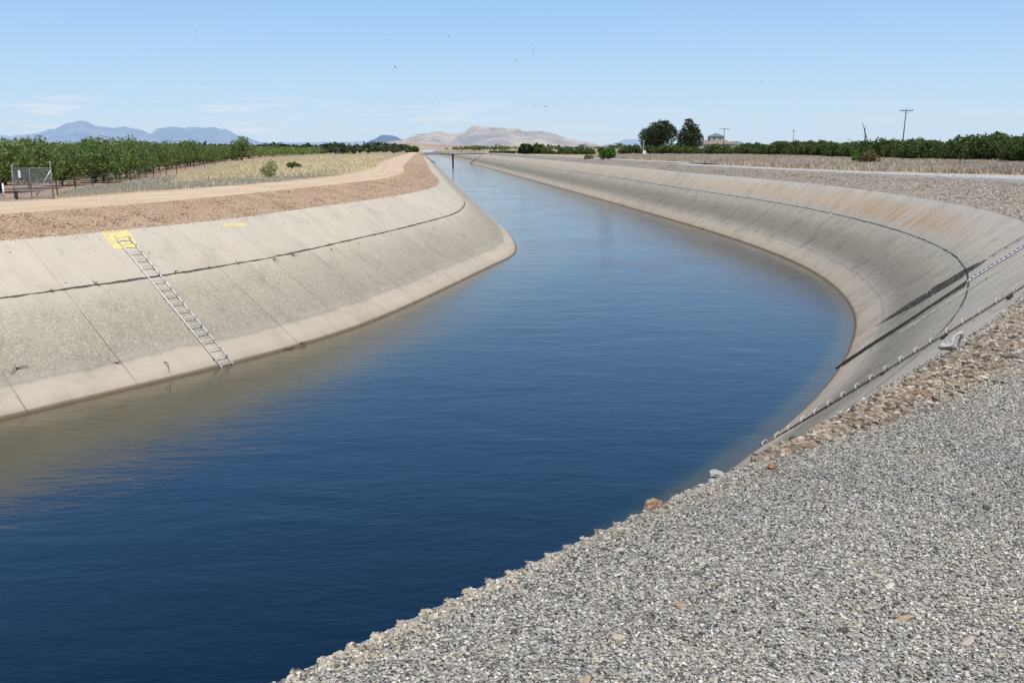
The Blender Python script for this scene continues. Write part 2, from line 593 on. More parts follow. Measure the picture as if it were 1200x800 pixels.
def road_mat():
    m, nt, b = newmat('packed dirt road')
    p = pos(nt)
    uv = N(nt, 'ShaderNodeUVMap', uv_map='UVMap').outputs[0]
    c = ramp(nt, noi(nt, p, .35, 6, .65), [(.3, (.48, .32, .195)), (.5, (.57, .405, .26)), (.7, (.64, .49, .335))])
    s = N(nt, 'ShaderNodeSeparateXYZ'); nt.links.new(uv, s.inputs[0])
    tr = ramp(nt, s.outputs[1], [(0, (0, 0, 0)), (.12, (.6, .6, .6)), (.25, (0.2, 0.2, 0.2)), (.38, (.9, .9, .9)), (.5, (0, 0, 0)), (.62, (.9, .9, .9)), (.78, (.1, .1, .1)), (1, (0, 0, 0))])
    c = mix(nt, mth(nt, 'MULTIPLY', tr, .55), c, (.68, .54, .385))
    c = mix(nt, ramp(nt, noi(nt, p, 9, 4, .7), [(.5, (0, 0, 0)), (.75, (.5, .5, .5))]), c, (.36, .24, .16))
    nt.links.new(c, b.inputs['Base Color'])
    b.inputs['Roughness'].default_value = .95
    bump(nt, b, noi(nt, p, 6, 6, .7), .4, .05)
    return m


M['road'] = road_mat()


def field_mat(name, cols, s=.08):
    m, nt, b = newmat(name)
    p = pos(nt)
    a = noi(nt, p, s, 7, .65)
    c = ramp(nt, a, cols)
    c = mix(nt, .5, c, ramp(nt, noi(nt, p, 3, 5, .7), [(.3, (.6, .6, .6)), (.7, (1.15, 1.15, 1.15))]), 'MULTIPLY')
    nt.links.new(c, b.inputs['Base Color'])
    b.inputs['Roughness'].default_value = 1
    bump(nt, b, noi(nt, p, 4, 6, .7), .5, .08)
    return m


M['field'] = field_mat('dry field', [(.3, (.34, .26, .16)), (.5, (.42, .33, .20)), (.7, (.30, .24, .15))])
M['soil'] = field_mat('orchard soil', [(.3, (.36, .22, .15)), (.5, (.44, .29, .20)), (.7, (.40, .28, .20))])

bL = nearest_map(cLT, cLN)
_, bvBL = strip('embankment', cLT, ZL, bL, ZR, 8, M['berm_l'], jit=.03)
bR = nearest_map(cRN, cRT)
_, bvBR = strip('embankment', bR, ZL, cRN, ZR, 8, M['berm_r'], jit=.025, prof=lambda t: t)
# road on the left bank (uv.y runs 0..1 across it)
ro, _ = strip('dirt_road', cLN, ZR, nearest_map(cLN, cLF), ZR, 4, M['road'])
l = ro.data.uv_layers[0]
for lp in ro.data.loops:
    l.data[lp.index].uv = (0, (lp.vertex_index % 5) / 4)
strip('gravel_road', cRN, ZR, nearest_map(cRN, cRF), ZR, 4, M['gravel'])
M['pale_road'] = stony('pale road gravel', ((.42, .395, .345), (.50, .47, .415)), [(0, (.22, .21, .19)), (.15, (.38, .36, .32)), (.5, (.48, .455, .41)), (.8, (.58, .55, .50))], 30, 70, .3, .5, .015, .4)
rq = nearest_map(cRN, cRF)
strip('road_track', [a.lerp(b, .30) for a, b in zip(cRN, rq)], ZR + .006, [a.lerp(b, .97) for a, b in zip(cRN, rq)], ZR + .006, 3, M['pale_road'])
# verge strips from the roads down to the fields
vL = [p + (p - q).normalized() * 1.2 for p, q in zip(cLF, nearest_map(cLF, cLN))]
vR = [p + (p - q).normalized() * 1.2 for p, q in zip(cRF, nearest_map(cRF, cRN))]
strip('verge', cLF, ZR, vL, ZG, 2, M['field'])
strip('verge', cRF, ZR, vR, ZG, 2, M['field'])
BIG = 26000
dl = vL[::4] + [vL[-1]]
dr = vR[::4] + [vR[-1]]
poly = [(-BIG, dl[0].y - 5)] + [tuple(p) for p in dl] + [tuple(p) for p in reversed(dr)] + [(BIG, dr[0].y - 5), (BIG, BIG), (-BIG, BIG)]
sheet('ground', poly, ZG, M['field'])
# ------------------------------------------------------------------ orchard soil on the left
fence_px = [(-150, 250), (-40, 241), (5, 235), (64, 229), (95, 221), (140, 213), (196, 204), (232, 197), (252, 193), (300, 187.5), (340, 184.2)]
fl = [at(x, y, ZG) for x, y in fence_px]
sheet('orchard_soil', [(p.x, p.y) for p in fl] + [(fl[-1].x - 60, 420), (-900, 700), (-900, 20)], ZG + .02, M['soil'])

# ------------------------------------------------------------------ light
SUN_AZ = Vector((.25, -.97, 0)).normalized()
SUN_EL = R(66)
sd = Vector((SUN_AZ.x * math.cos(SUN_EL), SUN_AZ.y * math.cos(SUN_EL), math.sin(SUN_EL)))
ld = bpy.data.lights.new('sun', 'SUN')
ld.energy = 4.1
ld.angle = R(.5)
ld.color = (1, .955, .88)
lo = bpy.data.objects.new('sun', ld)
COL.objects.link(lo)
lo.rotation_euler = sd.to_track_quat('Z', 'Y').to_euler()
w = bpy.data.worlds.new('World')
sc.world = w
w.use_nodes = True
nt = w.node_tree
bg = nt.nodes['Background']
sky = nt.nodes.new('ShaderNodeTexSky')
sky.sky_type = 'NISHITA'
sky.sun_disc = False
sky.sun_elevation = SUN_EL
sky.sun_rotation = math.atan2(sd.x, sd.y)
sky.altitude = 100
sky.air_density = 1.0
sky.dust_density = .5
sky.ozone_density = 1.5
# thin low clouds near the horizon, laid on the direction of the sky
tc = nt.nodes.new('ShaderNodeTexCoord')
mp = nt.nodes.new('ShaderNodeMapping')
mp.inputs['Scale'].default_value = (5.5, 5.5, 55)
nt.links.new(tc.outputs['Generated'], mp.inputs[0])
cn = N(nt, 'ShaderNodeTexNoise', Scale=2.3, Detail=5, Roughness=.6)
nt.links.new(mp.outputs[0], cn.inputs['Vector'])
sx = nt.nodes.new('ShaderNodeSeparateXYZ')
nt.links.new(tc.outputs['Generated'], sx.inputs[0])
band = ramp(nt, sx.outputs[2], [(.0, (0, 0, 0)), (.012, (.5, .5, .5)), (.036, (1, 1, 1)), (.052, (.5, .5, .5)), (.075, (0, 0, 0))])
cm = ramp(nt, cn.outputs['Fac'], [(.52, (0, 0, 0)), (.72, (1, 1, 1))])
lf = ramp(nt, mth(nt, 'ADD', mth(nt, 'MULTIPLY', sx.outputs[0], -1), .2), [(.1, (.15, .15, .15)), (.5, (1, 1, 1))])
f = mth(nt, 'MULTIPLY', mth(nt, 'MULTIPLY', band, cm), mth(nt, 'MULTIPLY', lf, .8))
haze = ramp(nt, sx.outputs[2], [(0, (6.0, 7.5, 9.0)), (.03, (5.8, 7.6, 9.4)), (.08, (4.7, 7.1, 9.8)), (.16, (3.4, 6.0, 9.8)), (.32, (2.4, 5.6, 11.6)), (.7, (.6, 1.9, 4.8))])
hf = ramp(nt, sx.outputs[2], [(-.0, (.9, .9, .9)), (.17, (.8, .8, .8)), (.8, (.3, .3, .3))])
c = mix(nt, hf, sky.outputs[0], haze)
c = mix(nt, f, c, (8.3, 8.6, 9.0))
nt.links.new(c, bg.inputs[0])
bg.inputs[1].default_value = .1
sc.view_settings.view_transform = 'Standard'
sc.view_settings.look = 'None'
sc.view_settings.exposure = 0
sc.cycles.max_bounces = 6
sc.cycles.caustics_reflective = False
# ------------------------------------------------------------------ distant hills


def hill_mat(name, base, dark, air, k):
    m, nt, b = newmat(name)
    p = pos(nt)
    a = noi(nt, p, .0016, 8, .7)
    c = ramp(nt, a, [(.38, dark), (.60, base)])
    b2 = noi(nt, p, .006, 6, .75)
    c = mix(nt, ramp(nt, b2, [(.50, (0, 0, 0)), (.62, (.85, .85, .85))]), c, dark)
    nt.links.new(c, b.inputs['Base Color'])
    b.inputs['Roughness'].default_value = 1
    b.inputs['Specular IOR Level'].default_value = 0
    em = N(nt, 'ShaderNodeEmission', Strength=1)  # airlight of the distance, painted as a glow over the hill colour
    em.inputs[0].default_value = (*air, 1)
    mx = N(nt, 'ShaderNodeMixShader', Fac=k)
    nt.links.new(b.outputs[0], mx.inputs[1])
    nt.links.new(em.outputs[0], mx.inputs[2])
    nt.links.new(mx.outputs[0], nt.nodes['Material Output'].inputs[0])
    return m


def ridge(name, prof, dist, depth, mat, seed, rough=1.0, nx=220, ny=26):
    """a range of hills: the skyline profile is given as sight lines, the land runs up to it and down behind"""
    xs = [p[0] for p in prof]
    x0, x1 = xs[0], xs[-1]
    vs = []
    for j in range(ny + 1):
        t = j / ny * 2 - 1            # -1 foot, 0 crest, 1 behind
        for i in range(nx + 1):
            px = x0 + (x1 - x0) * i / nx
            k = max(q for q in range(len(prof) - 1) if prof[q][0] <= px + 1e-6)
            a, b_ = prof[k], prof[k + 1]
            f = (px - a[0]) / (b_[0] - a[0])
            f = f * f * (3 - 2 * f)
            py = a[1] + (b_[1] - a[1]) * f
            q = far(px, py, dist)
            H = max(q.z - ZG, 0)
            d = dist + depth * t * (.9 if t > 0 else 1)
            X = q.x * (d / dist)
            n = noise.fractal(Vector((X / depth * 5 + seed, d / depth * 5, seed)), 1.0, 2.1, 6)
            r = 1 - abs(noise.noise(Vector((X / depth * 7 + seed * 3, d / depth * 2.2, 1))))
            e = (1 - abs(t) ** 1.3)
            z = ZG - 3 + H * e * (1 + .20 * n * rough) + H * .85 * (e * (1 - e)) * (r * 1.6 - 1.1) * rough + H * .05 * n * e
            vs.append((X, d, z))
    W = nx + 1
    fs = [(j * W + i, j * W + i + 1, (j + 1) * W + i + 1, (j + 1) * W + i) for j in range(ny) for i in range(nx)]
    me = bpy.data.meshes.new(name)
    me.from_pydata(vs, [], fs)
    for p in me.polygons: p.use_smooth = False
    me.materials.append(mat)
    o = bpy.data.objects.new(name, me)
    COL.objects.link(o)
    return tag(o, kind='structure')


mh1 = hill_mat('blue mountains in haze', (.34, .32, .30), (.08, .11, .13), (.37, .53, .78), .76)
mh1b = hill_mat('far pale mountains in haze', (.20, .20, .22), (.08, .10, .14), (.43, .58, .80), .86)
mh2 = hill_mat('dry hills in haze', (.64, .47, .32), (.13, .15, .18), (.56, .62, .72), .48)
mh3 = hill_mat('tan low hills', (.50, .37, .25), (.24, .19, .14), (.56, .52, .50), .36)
mh4 = hill_mat('blue hill in haze', (.12, .15, .20), (.07, .10, .14), (.26, .38, .60), .62)
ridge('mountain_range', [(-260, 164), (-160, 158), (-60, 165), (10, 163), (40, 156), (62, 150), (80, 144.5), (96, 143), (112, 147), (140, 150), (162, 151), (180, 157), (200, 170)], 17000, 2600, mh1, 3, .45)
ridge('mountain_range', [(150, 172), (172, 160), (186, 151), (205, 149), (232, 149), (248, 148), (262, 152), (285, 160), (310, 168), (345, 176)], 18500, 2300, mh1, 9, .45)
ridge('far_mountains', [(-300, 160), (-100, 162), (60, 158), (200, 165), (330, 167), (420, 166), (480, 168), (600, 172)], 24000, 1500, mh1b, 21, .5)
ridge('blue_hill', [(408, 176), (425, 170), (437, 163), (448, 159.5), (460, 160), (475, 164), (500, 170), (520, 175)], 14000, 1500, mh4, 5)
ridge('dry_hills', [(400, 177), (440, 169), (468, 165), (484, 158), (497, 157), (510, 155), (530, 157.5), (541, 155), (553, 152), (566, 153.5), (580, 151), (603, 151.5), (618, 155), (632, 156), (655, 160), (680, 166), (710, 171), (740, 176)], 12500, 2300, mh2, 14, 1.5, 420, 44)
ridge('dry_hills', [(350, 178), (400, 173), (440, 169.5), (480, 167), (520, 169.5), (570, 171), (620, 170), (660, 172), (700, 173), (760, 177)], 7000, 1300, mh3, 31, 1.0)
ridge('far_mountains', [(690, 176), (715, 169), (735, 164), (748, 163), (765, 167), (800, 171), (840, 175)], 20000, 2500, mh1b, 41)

# ------------------------------------------------------------------ foliage


def leaf_mat(name, cols, scale=1.2, trans=.25):
    m, nt, b = newmat(name)
    oi = N(nt, 'ShaderNodeObjectInfo')
    a = noi(nt, N(nt, 'ShaderNodeNewGeometry').outputs['Position'], scale, 3)
    c = ramp(nt, a, [(.25 + .5 * i / max(1, len(cols) - 1), q) for i, q in enumerate(cols)])
    g = N(nt, 'ShaderNodeTexWhiteNoise', noise_dimensions='3D')
    sn = N(nt, 'ShaderNodeVectorMath', operation='SNAP')
    nt.links.new(N(nt, 'ShaderNodeNewGeometry').outputs['Position'], sn.inputs[0])
    sn.inputs[1].default_value = (.22, .22, .22)
    nt.links.new(sn.outputs[0], g.inputs[0])
    c = mix(nt, .6, c, ramp(nt, g.outputs[0], [(0, (.55, .6, .5)), (1, (1.45, 1.4, 1.25))]), 'MULTIPLY')
    c = mix(nt, .5, c, ramp(nt, oi.outputs['Random'], [(0, (.75, .8, .8)), (1, (1.25, 1.2, 1.1))]), 'MULTIPLY')
    nt.links.new(c, b.inputs['Base Color'])
    b.inputs['Roughness'].default_value = .6
    tr = N(nt, 'ShaderNodeBsdfTranslucent')
    nt.links.new(c, tr.inputs[0])
    mx = N(nt, 'ShaderNodeMixShader', Fac=trans)
    nt.links.new(b.outputs[0], mx.inputs[1]); nt.links.new(tr.outputs[0], mx.inputs[2])
    nt.links.new(mx.outputs[0], nt.nodes['Material Output'].inputs[0])
    return m


M['leaf'] = leaf_mat('almond leaves', [(.088, .130, .038), (.155, .21, .062), (.24, .30, .105)], 1.2, .3)
M['leaf_dark'] = leaf_mat('dark citrus leaves', [(.040, .062, .018), (.085, .122, .034), (.15, .19, .06)])
M['leaf_oak'] = leaf_mat('dull green leaves', [(.024, .036, .018), (.052, .07, .03), (.085, .105, .045)])
M['leaf_bright'] = leaf_mat('bright green leaves', [(.07, .16, .03), (.11, .23, .04), (.16, .30, .06)])
M['leaf_red'] = leaf_mat('reddish leaves', [(.09, .10, .03), (.16, .12, .05), (.22, .14, .06)])
M['leaf_grey'] = leaf_mat('grey green weed leaves', [(.17, .19, .08), (.27, .28, .13), (.38, .36, .19)])
M['bark'] = simple('bark', (.11, .085, .065), .35, 8, .95)
M['wood'] = simple('weathered pole wood', (.085, .065, .05), .3, 4, .9)
M['steel'] = simple('galvanised steel', (.42, .43, .43), .15, 8, .45, .6, .5)
M['white'] = simple('white enamel', (.78, .78, .76), .06, 6, .45)
M['grey'] = simple('grey paint', (.32, .33, .34), .1, 5, .7)
M['dark'] = simple('dark stained steel', (.05, .04, .035), .4, 9, .8)


def leaves(blobs, n, size, rnd, fill=.55):
    """leaf sized faces spread through a set of ellipsoid clumps"""
    vs, fs = [], []
    tot = sum(b[1][0] * b[1][1] * b[1][2] for b in blobs)
    for c, r in blobs:
        k = int(n * r[0] * r[1] * r[2] / tot)
        for _ in range(k):
            d = Vector((rnd.gauss(0, 1), rnd.gauss(0, 1), rnd.gauss(0, 1))).normalized()
            q = rnd.random() ** (1 / 3) * (1 - fill) + fill * (.85 + .22 * rnd.random())
            q *= 1 + .35 * noise.noise(d * 2.2 + Vector(c) * 3)
            p = Vector(c) + Vector((d.x * r[0], d.y * r[1], d.z * r[2])) * q
            s = size * (.6 + .8 * rnd.random())
            a = Vector((rnd.gauss(0, 1), rnd.gauss(0, 1), rnd.gauss(0, 1))).normalized()
            b = a.cross(Vector((rnd.gauss(0, 1), rnd.gauss(0, 1), rnd.gauss(0, 1)))).normalized()
            i = len(vs)
            vs += [p - a * s, p + b * s * .5, p + a * s, p - b * s * .5]
            fs.append((i, i + 1, i + 2, i + 3))
    return vs, fs


def limb(mb, a, b, r0, r1, rnd, n=5):
    a, b = Vector(a), Vector(b)
    pts = []
    for k in range(5):
        t = k / 4
        p = a.lerp(b, t)
        if 0 < k < 4: p += Vector((rnd.uniform(-1, 1), rnd.uniform(-1, 1), rnd.uniform(-.5, .5))) * (b - a).length * .05
        pts.append(p)
    mb.tube(pts, [r0 + (r1 - r0) * k / 4 for k in range(5)], n)


def make_tree(name, label, catg, group, seed, h, w, trunk, nleaf, size, leafm, clumps=9, crownb=.32, shape='round', loc=(0, 0, 0)):
    """name, size and crown of one tree; trunk with limbs, crown of clumps with gaps"""
    rnd = random.Random(seed)
    root = empty(name, loc)
    tag(root, label, catg, group)
    mb = MB()
    zc = h * crownb
    limb(mb, (0, 0, -.15), (rnd.uniform(-.1, .1) * h * .2, rnd.uniform(-.1, .1) * h * .2, zc), trunk, trunk * .75, rnd, 7)
    blobs = []
    for k in range(clumps):
        an = 2 * math.pi * (k + rnd.random() * .7) / clumps
        lvl = rnd.random()
        if shape == 'round':
            rr = w * .5 * (.35 + .38 * rnd.random()) * (1 if lvl < .6 else .7)
            zz = zc + (h - zc) * (.22 + .52 * lvl)
            br = w * (.17 + .10 * rnd.random())
            blob = (br, br, br * (.75 + .3 * rnd.random()))
        else:                                   # tall and narrow top
            rr = w * .5 * (.55 * (1 - lvl) + .08)
            zz = zc + (h - zc) * (.12 + .78 * lvl)
            br = w * (.24 - .12 * lvl)
            blob = (br, br, br * 1.15)
        c = (math.cos(an) * rr, math.sin(an) * rr, zz)
        blobs.append((c, blob))
        limb(mb, (0, 0, zc * .8), (c[0] * .8, c[1] * .8, c[2] * .95), trunk * .55, trunk * .16, rnd)
    if shape == 'round': blobs.append(((0, 0, zc + (h - zc) * .45), (w * .30, w * .30, (h - zc) * .36)))
    mb.build('trunk', M['bark'], root, True)
    c = MB()
    c.add(*leaves(blobs, nleaf, size, rnd))
    c.build('crown', leafm, root)
    return root


# left orchard ---------------------------------------------------------------
rnd = random.Random(11)
protos = []
G_L = 'almond trees in the rows of the left orchard'
for k in range(7):
    protos.append(make_tree('almond_tree', 'leafy green almond tree in the rows of the left orchard', 'tree', G_L, 100 + k,
                            2.85 * (1 + .06 * (k % 3)), 4.4, .09, 3900, .10, M['leaf'], 13, .13))
front_pts = [at(x, y, ZG) for x, y in [(-60, 232), (0, 226), (45, 221), (91, 217), (135, 211), (160, 205), (185, 200.5), (205, 197.0), (232, 193), (262, 188.5), (300, 185.2), (340, 183.0), (375, 181.2)]]
FL = cat([Vector((p.x, p.y)) for p in front_pts], 20)
row0 = resample(FL, lambda p: 5.0)
spots = []
dirn = Vector((-.93, .37))
for j in range(0, 46):
    for i, p in enumerate(row0):
        q = p + dirn * (5.3 * j) + Vector((rnd.uniform(-.4, .4), rnd.uniform(-.4, .4)))
        if j > 2 and q.y < 30: continue
        d = q.length
        ax = q.x / q.y if q.y > 5 else -9
        if q.y < 20 or ax < -.66: continue
        spots.append((d, q, j))
spots.sort(key=lambda s: s[0])
near = [s for s in spots if s[2] < 14][:292]
rest_ids = set(id(s) for s in near)
used = set()
for d, q, j in near:
    k = rnd.randrange(len(protos))
    if k in used: o = copy_tree(protos[k])
    else: o = protos[k]; used.add(k)
    o.location = (q.x, q.y, ZG)
    o.rotation_euler.z = rnd.uniform(0, 6.28)
    s_ = rnd.uniform(.86, 1.12)
    gz = .74 + .26 * min(1, d / 110)
    o.scale = (s_ * (.85 + .15 * gz), s_ * (.85 + .15 * gz), s_ * gz * rnd.uniform(.92, 1.08))


def tree_mass(name, pts, h, w, per, size, mat, label, catg, seed):
    """many far crowns in one mesh"""
    rnd = random.Random(seed)
    vs, fs = [], []
    for q in pts:
        hh = h * rnd.uniform(.85, 1.15)
        bl = [((q[0] + rnd.uniform(-.2, .2) * w, q[1] + rnd.uniform(-.2, .2) * w, ZG + hh * .58), (w * .5, w * .5, hh * .42))]
        v, f = leaves(bl, per, size, rnd, .5)
        n = len(vs)
        vs += v
        fs += [tuple(a + n for a in t) for t in f]
    me = bpy.data.meshes.new(name)
    me.from_pydata([tuple(v) for v in vs], [], fs)
    me.materials.append(mat)
    o = bpy.data.objects.new(name, me)
    COL.objects.link(o)
    tag(o, label, catg, None, 'stuff')
    return o


restp = [s[1] for s in spots if id(s) not in rest_ids and s[0] < 520]
tree_mass('orchard_mass', restp[:2600], 3.1, 4.8, 90, .42, M['leaf'], 'far green rows of the left orchard running on to the horizon', 'orchard', 5)
farp = []
for k in range(900):
    Y = 430 + 1500 * rnd.random() ** 1.3
    X = fx(Y) - 16 - (Y * .6) * rnd.random()
    farp.append((X, Y))
tree_mass('tree_belt', farp, 5, 9, 34, 1.2, M['leaf_oak'], 'dark line of far trees beside the canal at the horizon', 'trees', 6)
# taller trees standing out of the orchard
G_T = 'taller trees standing out of the left orchard'
for px, py, Y, h, w, lab in ((283, 161, 205, 9, 7, 'tall ragged tree rising above the orchard end near the dry grass bank'),
                             (221, 166, 180, 6.0, 5, 'slim dark tree at the orchard edge right of the wire fence'),
                             (100, 163, 150, 6.5, 6, 'taller crown sticking out of the orchard behind the gate'),
                             (403, 176, 520, 8, 11, 'rounded dark tree at the far end of the orchard')):
    p = far(px, 180, Y)
    z = far(px, py, Y).z
    make_tree('orchard_edge_tree', lab, 'tree', G_T, int(px), z - ZG, w, .16, 2600, .2, M['leaf'] if px != 221 else M['leaf_dark'], 11, .2, 'tall' if px in (283, 221) else 'round', (p.x, p.y, ZG))

# right hand tree line --------------------------------------------------------
G_R = 'dark citrus trees in the row beyond the right field'
protr = [make_tree('citrus_tree', 'dark green citrus tree in the long row beyond the right field', 'tree', G_R, 300 + k, 2.75, 4.0, .12, 2400, .17, M['leaf_dark'], 10, .08) for k in range(6)]
base = [at(x, y, ZG) for x, y in [(1290, 198), (1200, 193.5), (1120, 190), (1040, 187.2), (960, 184.4), (905, 182.8)]]
Lr = cat([Vector((p.x, p.y)) for p in base], 20)
rr = []
for j in range(3):
    for i, p in enumerate(resample(Lr, lambda p: 3.4)):
        rr.append(p + Vector((.75, .66)) * 4.6 * j + Vector((rnd.uniform(-.5, .5), rnd.uniform(-.5, .5))))
rr = rr[:230]
rused = set()
for q in rr:
    k = rnd.randrange(len(protr))
    if k in rused: o = copy_tree(protr[k])
    else: o = protr[k]; rused.add(k)
    s_ = rnd.uniform(.74, 1.16)
    s_ *= 1 + .22 * noise.noise(Vector((q.x * .05, q.y * .05, 2)))
    f = 1.0 + .18 * max(0, min(1, (q.x / q.y - .40) / .15)) * (q.y < 140)
    o.location = (q.x, q.y, ZG); o.rotation_euler.z = rnd.uniform(0, 6.28); o.scale = (s_, s_, s_ * f)
G_H = 'shrubs in the far hedge right of the canal'
proth = [make_tree('hedge_shrub', 'low dark shrub in the far hedge along the right field', 'shrub', G_H, 350 + k, 2.7, 5, .1, 900, .3, M['leaf_dark'], 8, .05) for k in range(4)]
hused = set()
base = [at(x, y, ZG) for x, y in [(905, 182.8), (860, 181.6), (800, 181.2), (740, 181.2), (690, 181.2), (650, 180.8), (615, 180.3), (575, 179.6)]]
Lh = cat([Vector((p.x, p.y)) for p in base], 20)
for j in range(2):
    for q in resample(Lh, lambda p: 4.2)[:85]:
        q = q + Vector((rnd.uniform(-1, 1), rnd.uniform(-1, 1) + j * 6))
        k = rnd.randrange(len(proth))
        if k in hused: o = copy_tree(proth[k])
        else: o = proth[k]; hused.add(k)
        pxq = 600 + q.x / q.y * FPX
        s_ = rnd.uniform(.55, 1.1) * (.45 + .55 * max(0, min(1, (pxq - 600) / 130)))
        if rnd.random() < .25 and pxq < 740: s_ *= .5
        o.location = (q.x, q.y, ZG); o.rotation_euler.z = rnd.uniform(0, 6.28); o.scale = (s_, s_, s_)

farp = []
for k in range(420):
    Y = 700 + 1600 * rnd.random()
    X = fx(Y) + 40 + Y * .75 * rnd.random()
    farp.append((X, Y))
tree_mass('tree_belt', farp, 5, 11, 26, 1.4, M['leaf_dark'], 'thin dark line of far trees right of the canal', 'trees', 8)


def lone(name, lab, catg, px, pbase, ptop, Y, wpx, seed, leafm, n, size, shape='round', clumps=12, crownb=.2, trunk=.3, group=None):
    b = far(px, pbase, Y)
    t = far(px, ptop, Y)
    w = wpx / FPX * Y
    return make_tree(name, lab, catg, group, seed, t.z - ZG, w, trunk, n, size, leafm, clumps, crownb, shape, (b.x, b.y, ZG))


lone('oak_tree', 'broad round dark tree left of the house, larger of the pair', 'tree', 772, 178, 138.5, 330, 42, 51, M['leaf_oak'], 7500, .36, 'round', 19, .16, .45)
lone('poplar_tree', 'narrower ragged dark tree between the round tree and the house', 'tree', 808, 178, 136.0, 330, 34, 57, M['leaf_oak'], 4300, .36, 'tall', 19, .12, .35)
lone('round_tree', 'dusty green round tree at the far canal side, left of two', 'tree', 616, 180, 169.5, 372, 20, 53, M['leaf_oak'], 1800, .6, 'round', 10, .1)
lone('round_tree', 'dark round tree at the far canal side, right of two', 'tree', 632, 180, 169.0, 372, 15, 54, M['leaf_dark'], 1600, .55, 'round', 8, .1)
lone('green_bush', 'bright green round bush at the edge of the right bank field', 'bush', 713, 186, 172.5, 175, 18, 55, M['leaf_bright'], 2200, .2, 'round', 9, .03, .08)
lone('green_bush', 'small bright green bush beside the reddish one by the right road', 'bush', 1003, 190, 174, 122, 15, 56, M['leaf_bright'], 1500, .13, 'tall', 9, .03, .05)
lone('reddish_bush', 'open reddish brown bush growing beside the right gravel road', 'bush', 1018, 196, 176, 104, 26, 58, M['leaf_red'], 900, .13, 'round', 11, .12, .05)
lone('weedy_bush', 'pale green weedy bush in the dry grass by the left dirt road', 'bush', 316, 208, 184.5, 72, 25, 59, M['leaf_grey'], 620, .075, 'round', 12, .05, .04)
lone('low_weed', 'low dark green weed in the dry grass near the weedy bush', 'bush', 345, 196, 189, 110, 17, 60, M['leaf_dark'], 900, .13, 'round', 7, .02, .03)
lone('oak_tree', 'dark tree at the far end of the canal left of the footbridge', 'tree', 483, 180, 174, 640, 17, 61, M['leaf_dark'], 1500, .7, 'round', 9, .05)
lone('low_weed', 'low green weed at the foot of the bright bush on the right bank', 'bush', 690, 185, 182, 190, 12, 62, M['leaf_grey'], 700, .2, 'round', 7, .02, .03)

# ------------------------------------------------------------------ dry grass


def grass_mat(name, cols):
    m, nt, b = newmat(name)
    a = noi(nt, pos(nt), .12, 5, .7)
    c = ramp(nt, a, [(.30 + .4 * i / (len(cols) - 1), q) for i, q in enumerate(cols)])
    g = noi(nt, pos(nt), 6, 2)
    c = mix(nt, .5, c, ramp(nt, g, [(.3, (.6, .6, .6)), (.7, (1.3, 1.3, 1.3))]), 'MULTIPLY')
    nt.links.new(c, b.inputs['Base Color'])
    b.inputs['Roughness'].default_value = .9
    return m


M['grass_l'] = grass_mat('straw coloured grass', [(.50, .42, .27), (.78, .65, .40), (.70, .57, .33), (.56, .47, .32)])
M['grass_g'] = grass_mat('grey dry grass', [(.38, .35, .25), (.48, .43, .32), (.60, .51, .35)])
M['grass_r'] = grass_mat('brown dry grass', [(.36, .30, .22), (.50, .41, .31), (.62, .52, .38)])


def grass(name, curveA, curveB, n, h, mat, label, seed, z0=ZG, gap=.35, bl=7, ymax=400, thick=.03):
    rnd = random.Random(seed)
    vs, fs = [], []
    A = cat([Vector((p[0], p[1])) for p in curveA], 10)
    B = cat([Vector((p[0], p[1])) for p in curveB], 10)
    cum = [0]
    for i in range(1, len(A)): cum.append(cum[-1] + (A[i] - A[i - 1]).length)
    for _ in range(n):
        t = rnd.random() * (len(A) - 1)
        i = int(t)
        a = A[i].lerp(A[i + 1], t - i)
        ii = min(int(t / (len(A) - 1) * (len(B) - 1)), len(B) - 2)
        b = B[ii].lerp(B[ii + 1], t / (len(A) - 1) * (len(B) - 1) - ii)
        q = a.lerp(b, rnd.random())
        if noise.noise(Vector((q.x * .25, q.y * .25, seed))) < -gap: continue
        k = 1 + .5 * noise.noise(Vector((q.x * .12, q.y * .12, seed + 4)))
        dens = max(1, q.length / 60)
        for _ in range(bl):
            an = rnd.uniform(0, 6.28)
            o = Vector((q.x + rnd.gauss(0, .12) * dens, q.y + rnd.gauss(0, .12) * dens, z0 - .02))
            hh = h * k * rnd.uniform(.4, 1.15)
            ln = Vector((rnd.gauss(0, .28), rnd.gauss(0, .28), 1)).normalized() * hh
            wd = Vector((math.cos(an), math.sin(an), 0)) * thick * dens
            j = len(vs)
            vs += [o - wd, o + wd, o + ln * .6 + wd * .6, o + ln, o + ln * .6 - wd * .6]
            fs.append((j, j + 1, j + 2, j + 3, j + 4))
    me = bpy.data.meshes.new(name)
    me.from_pydata([tuple(v) for v in vs], [], fs)
    me.materials.append(mat)
    o = bpy.data.objects.new(name, me)
    COL.objects.link(o)
    return tag(o, label, 'grass', None, 'stuff')


def Pz(L, z=ZG): return [(lambda q: (q.x, q.y))(at(x, y, z)) for x, y in L]


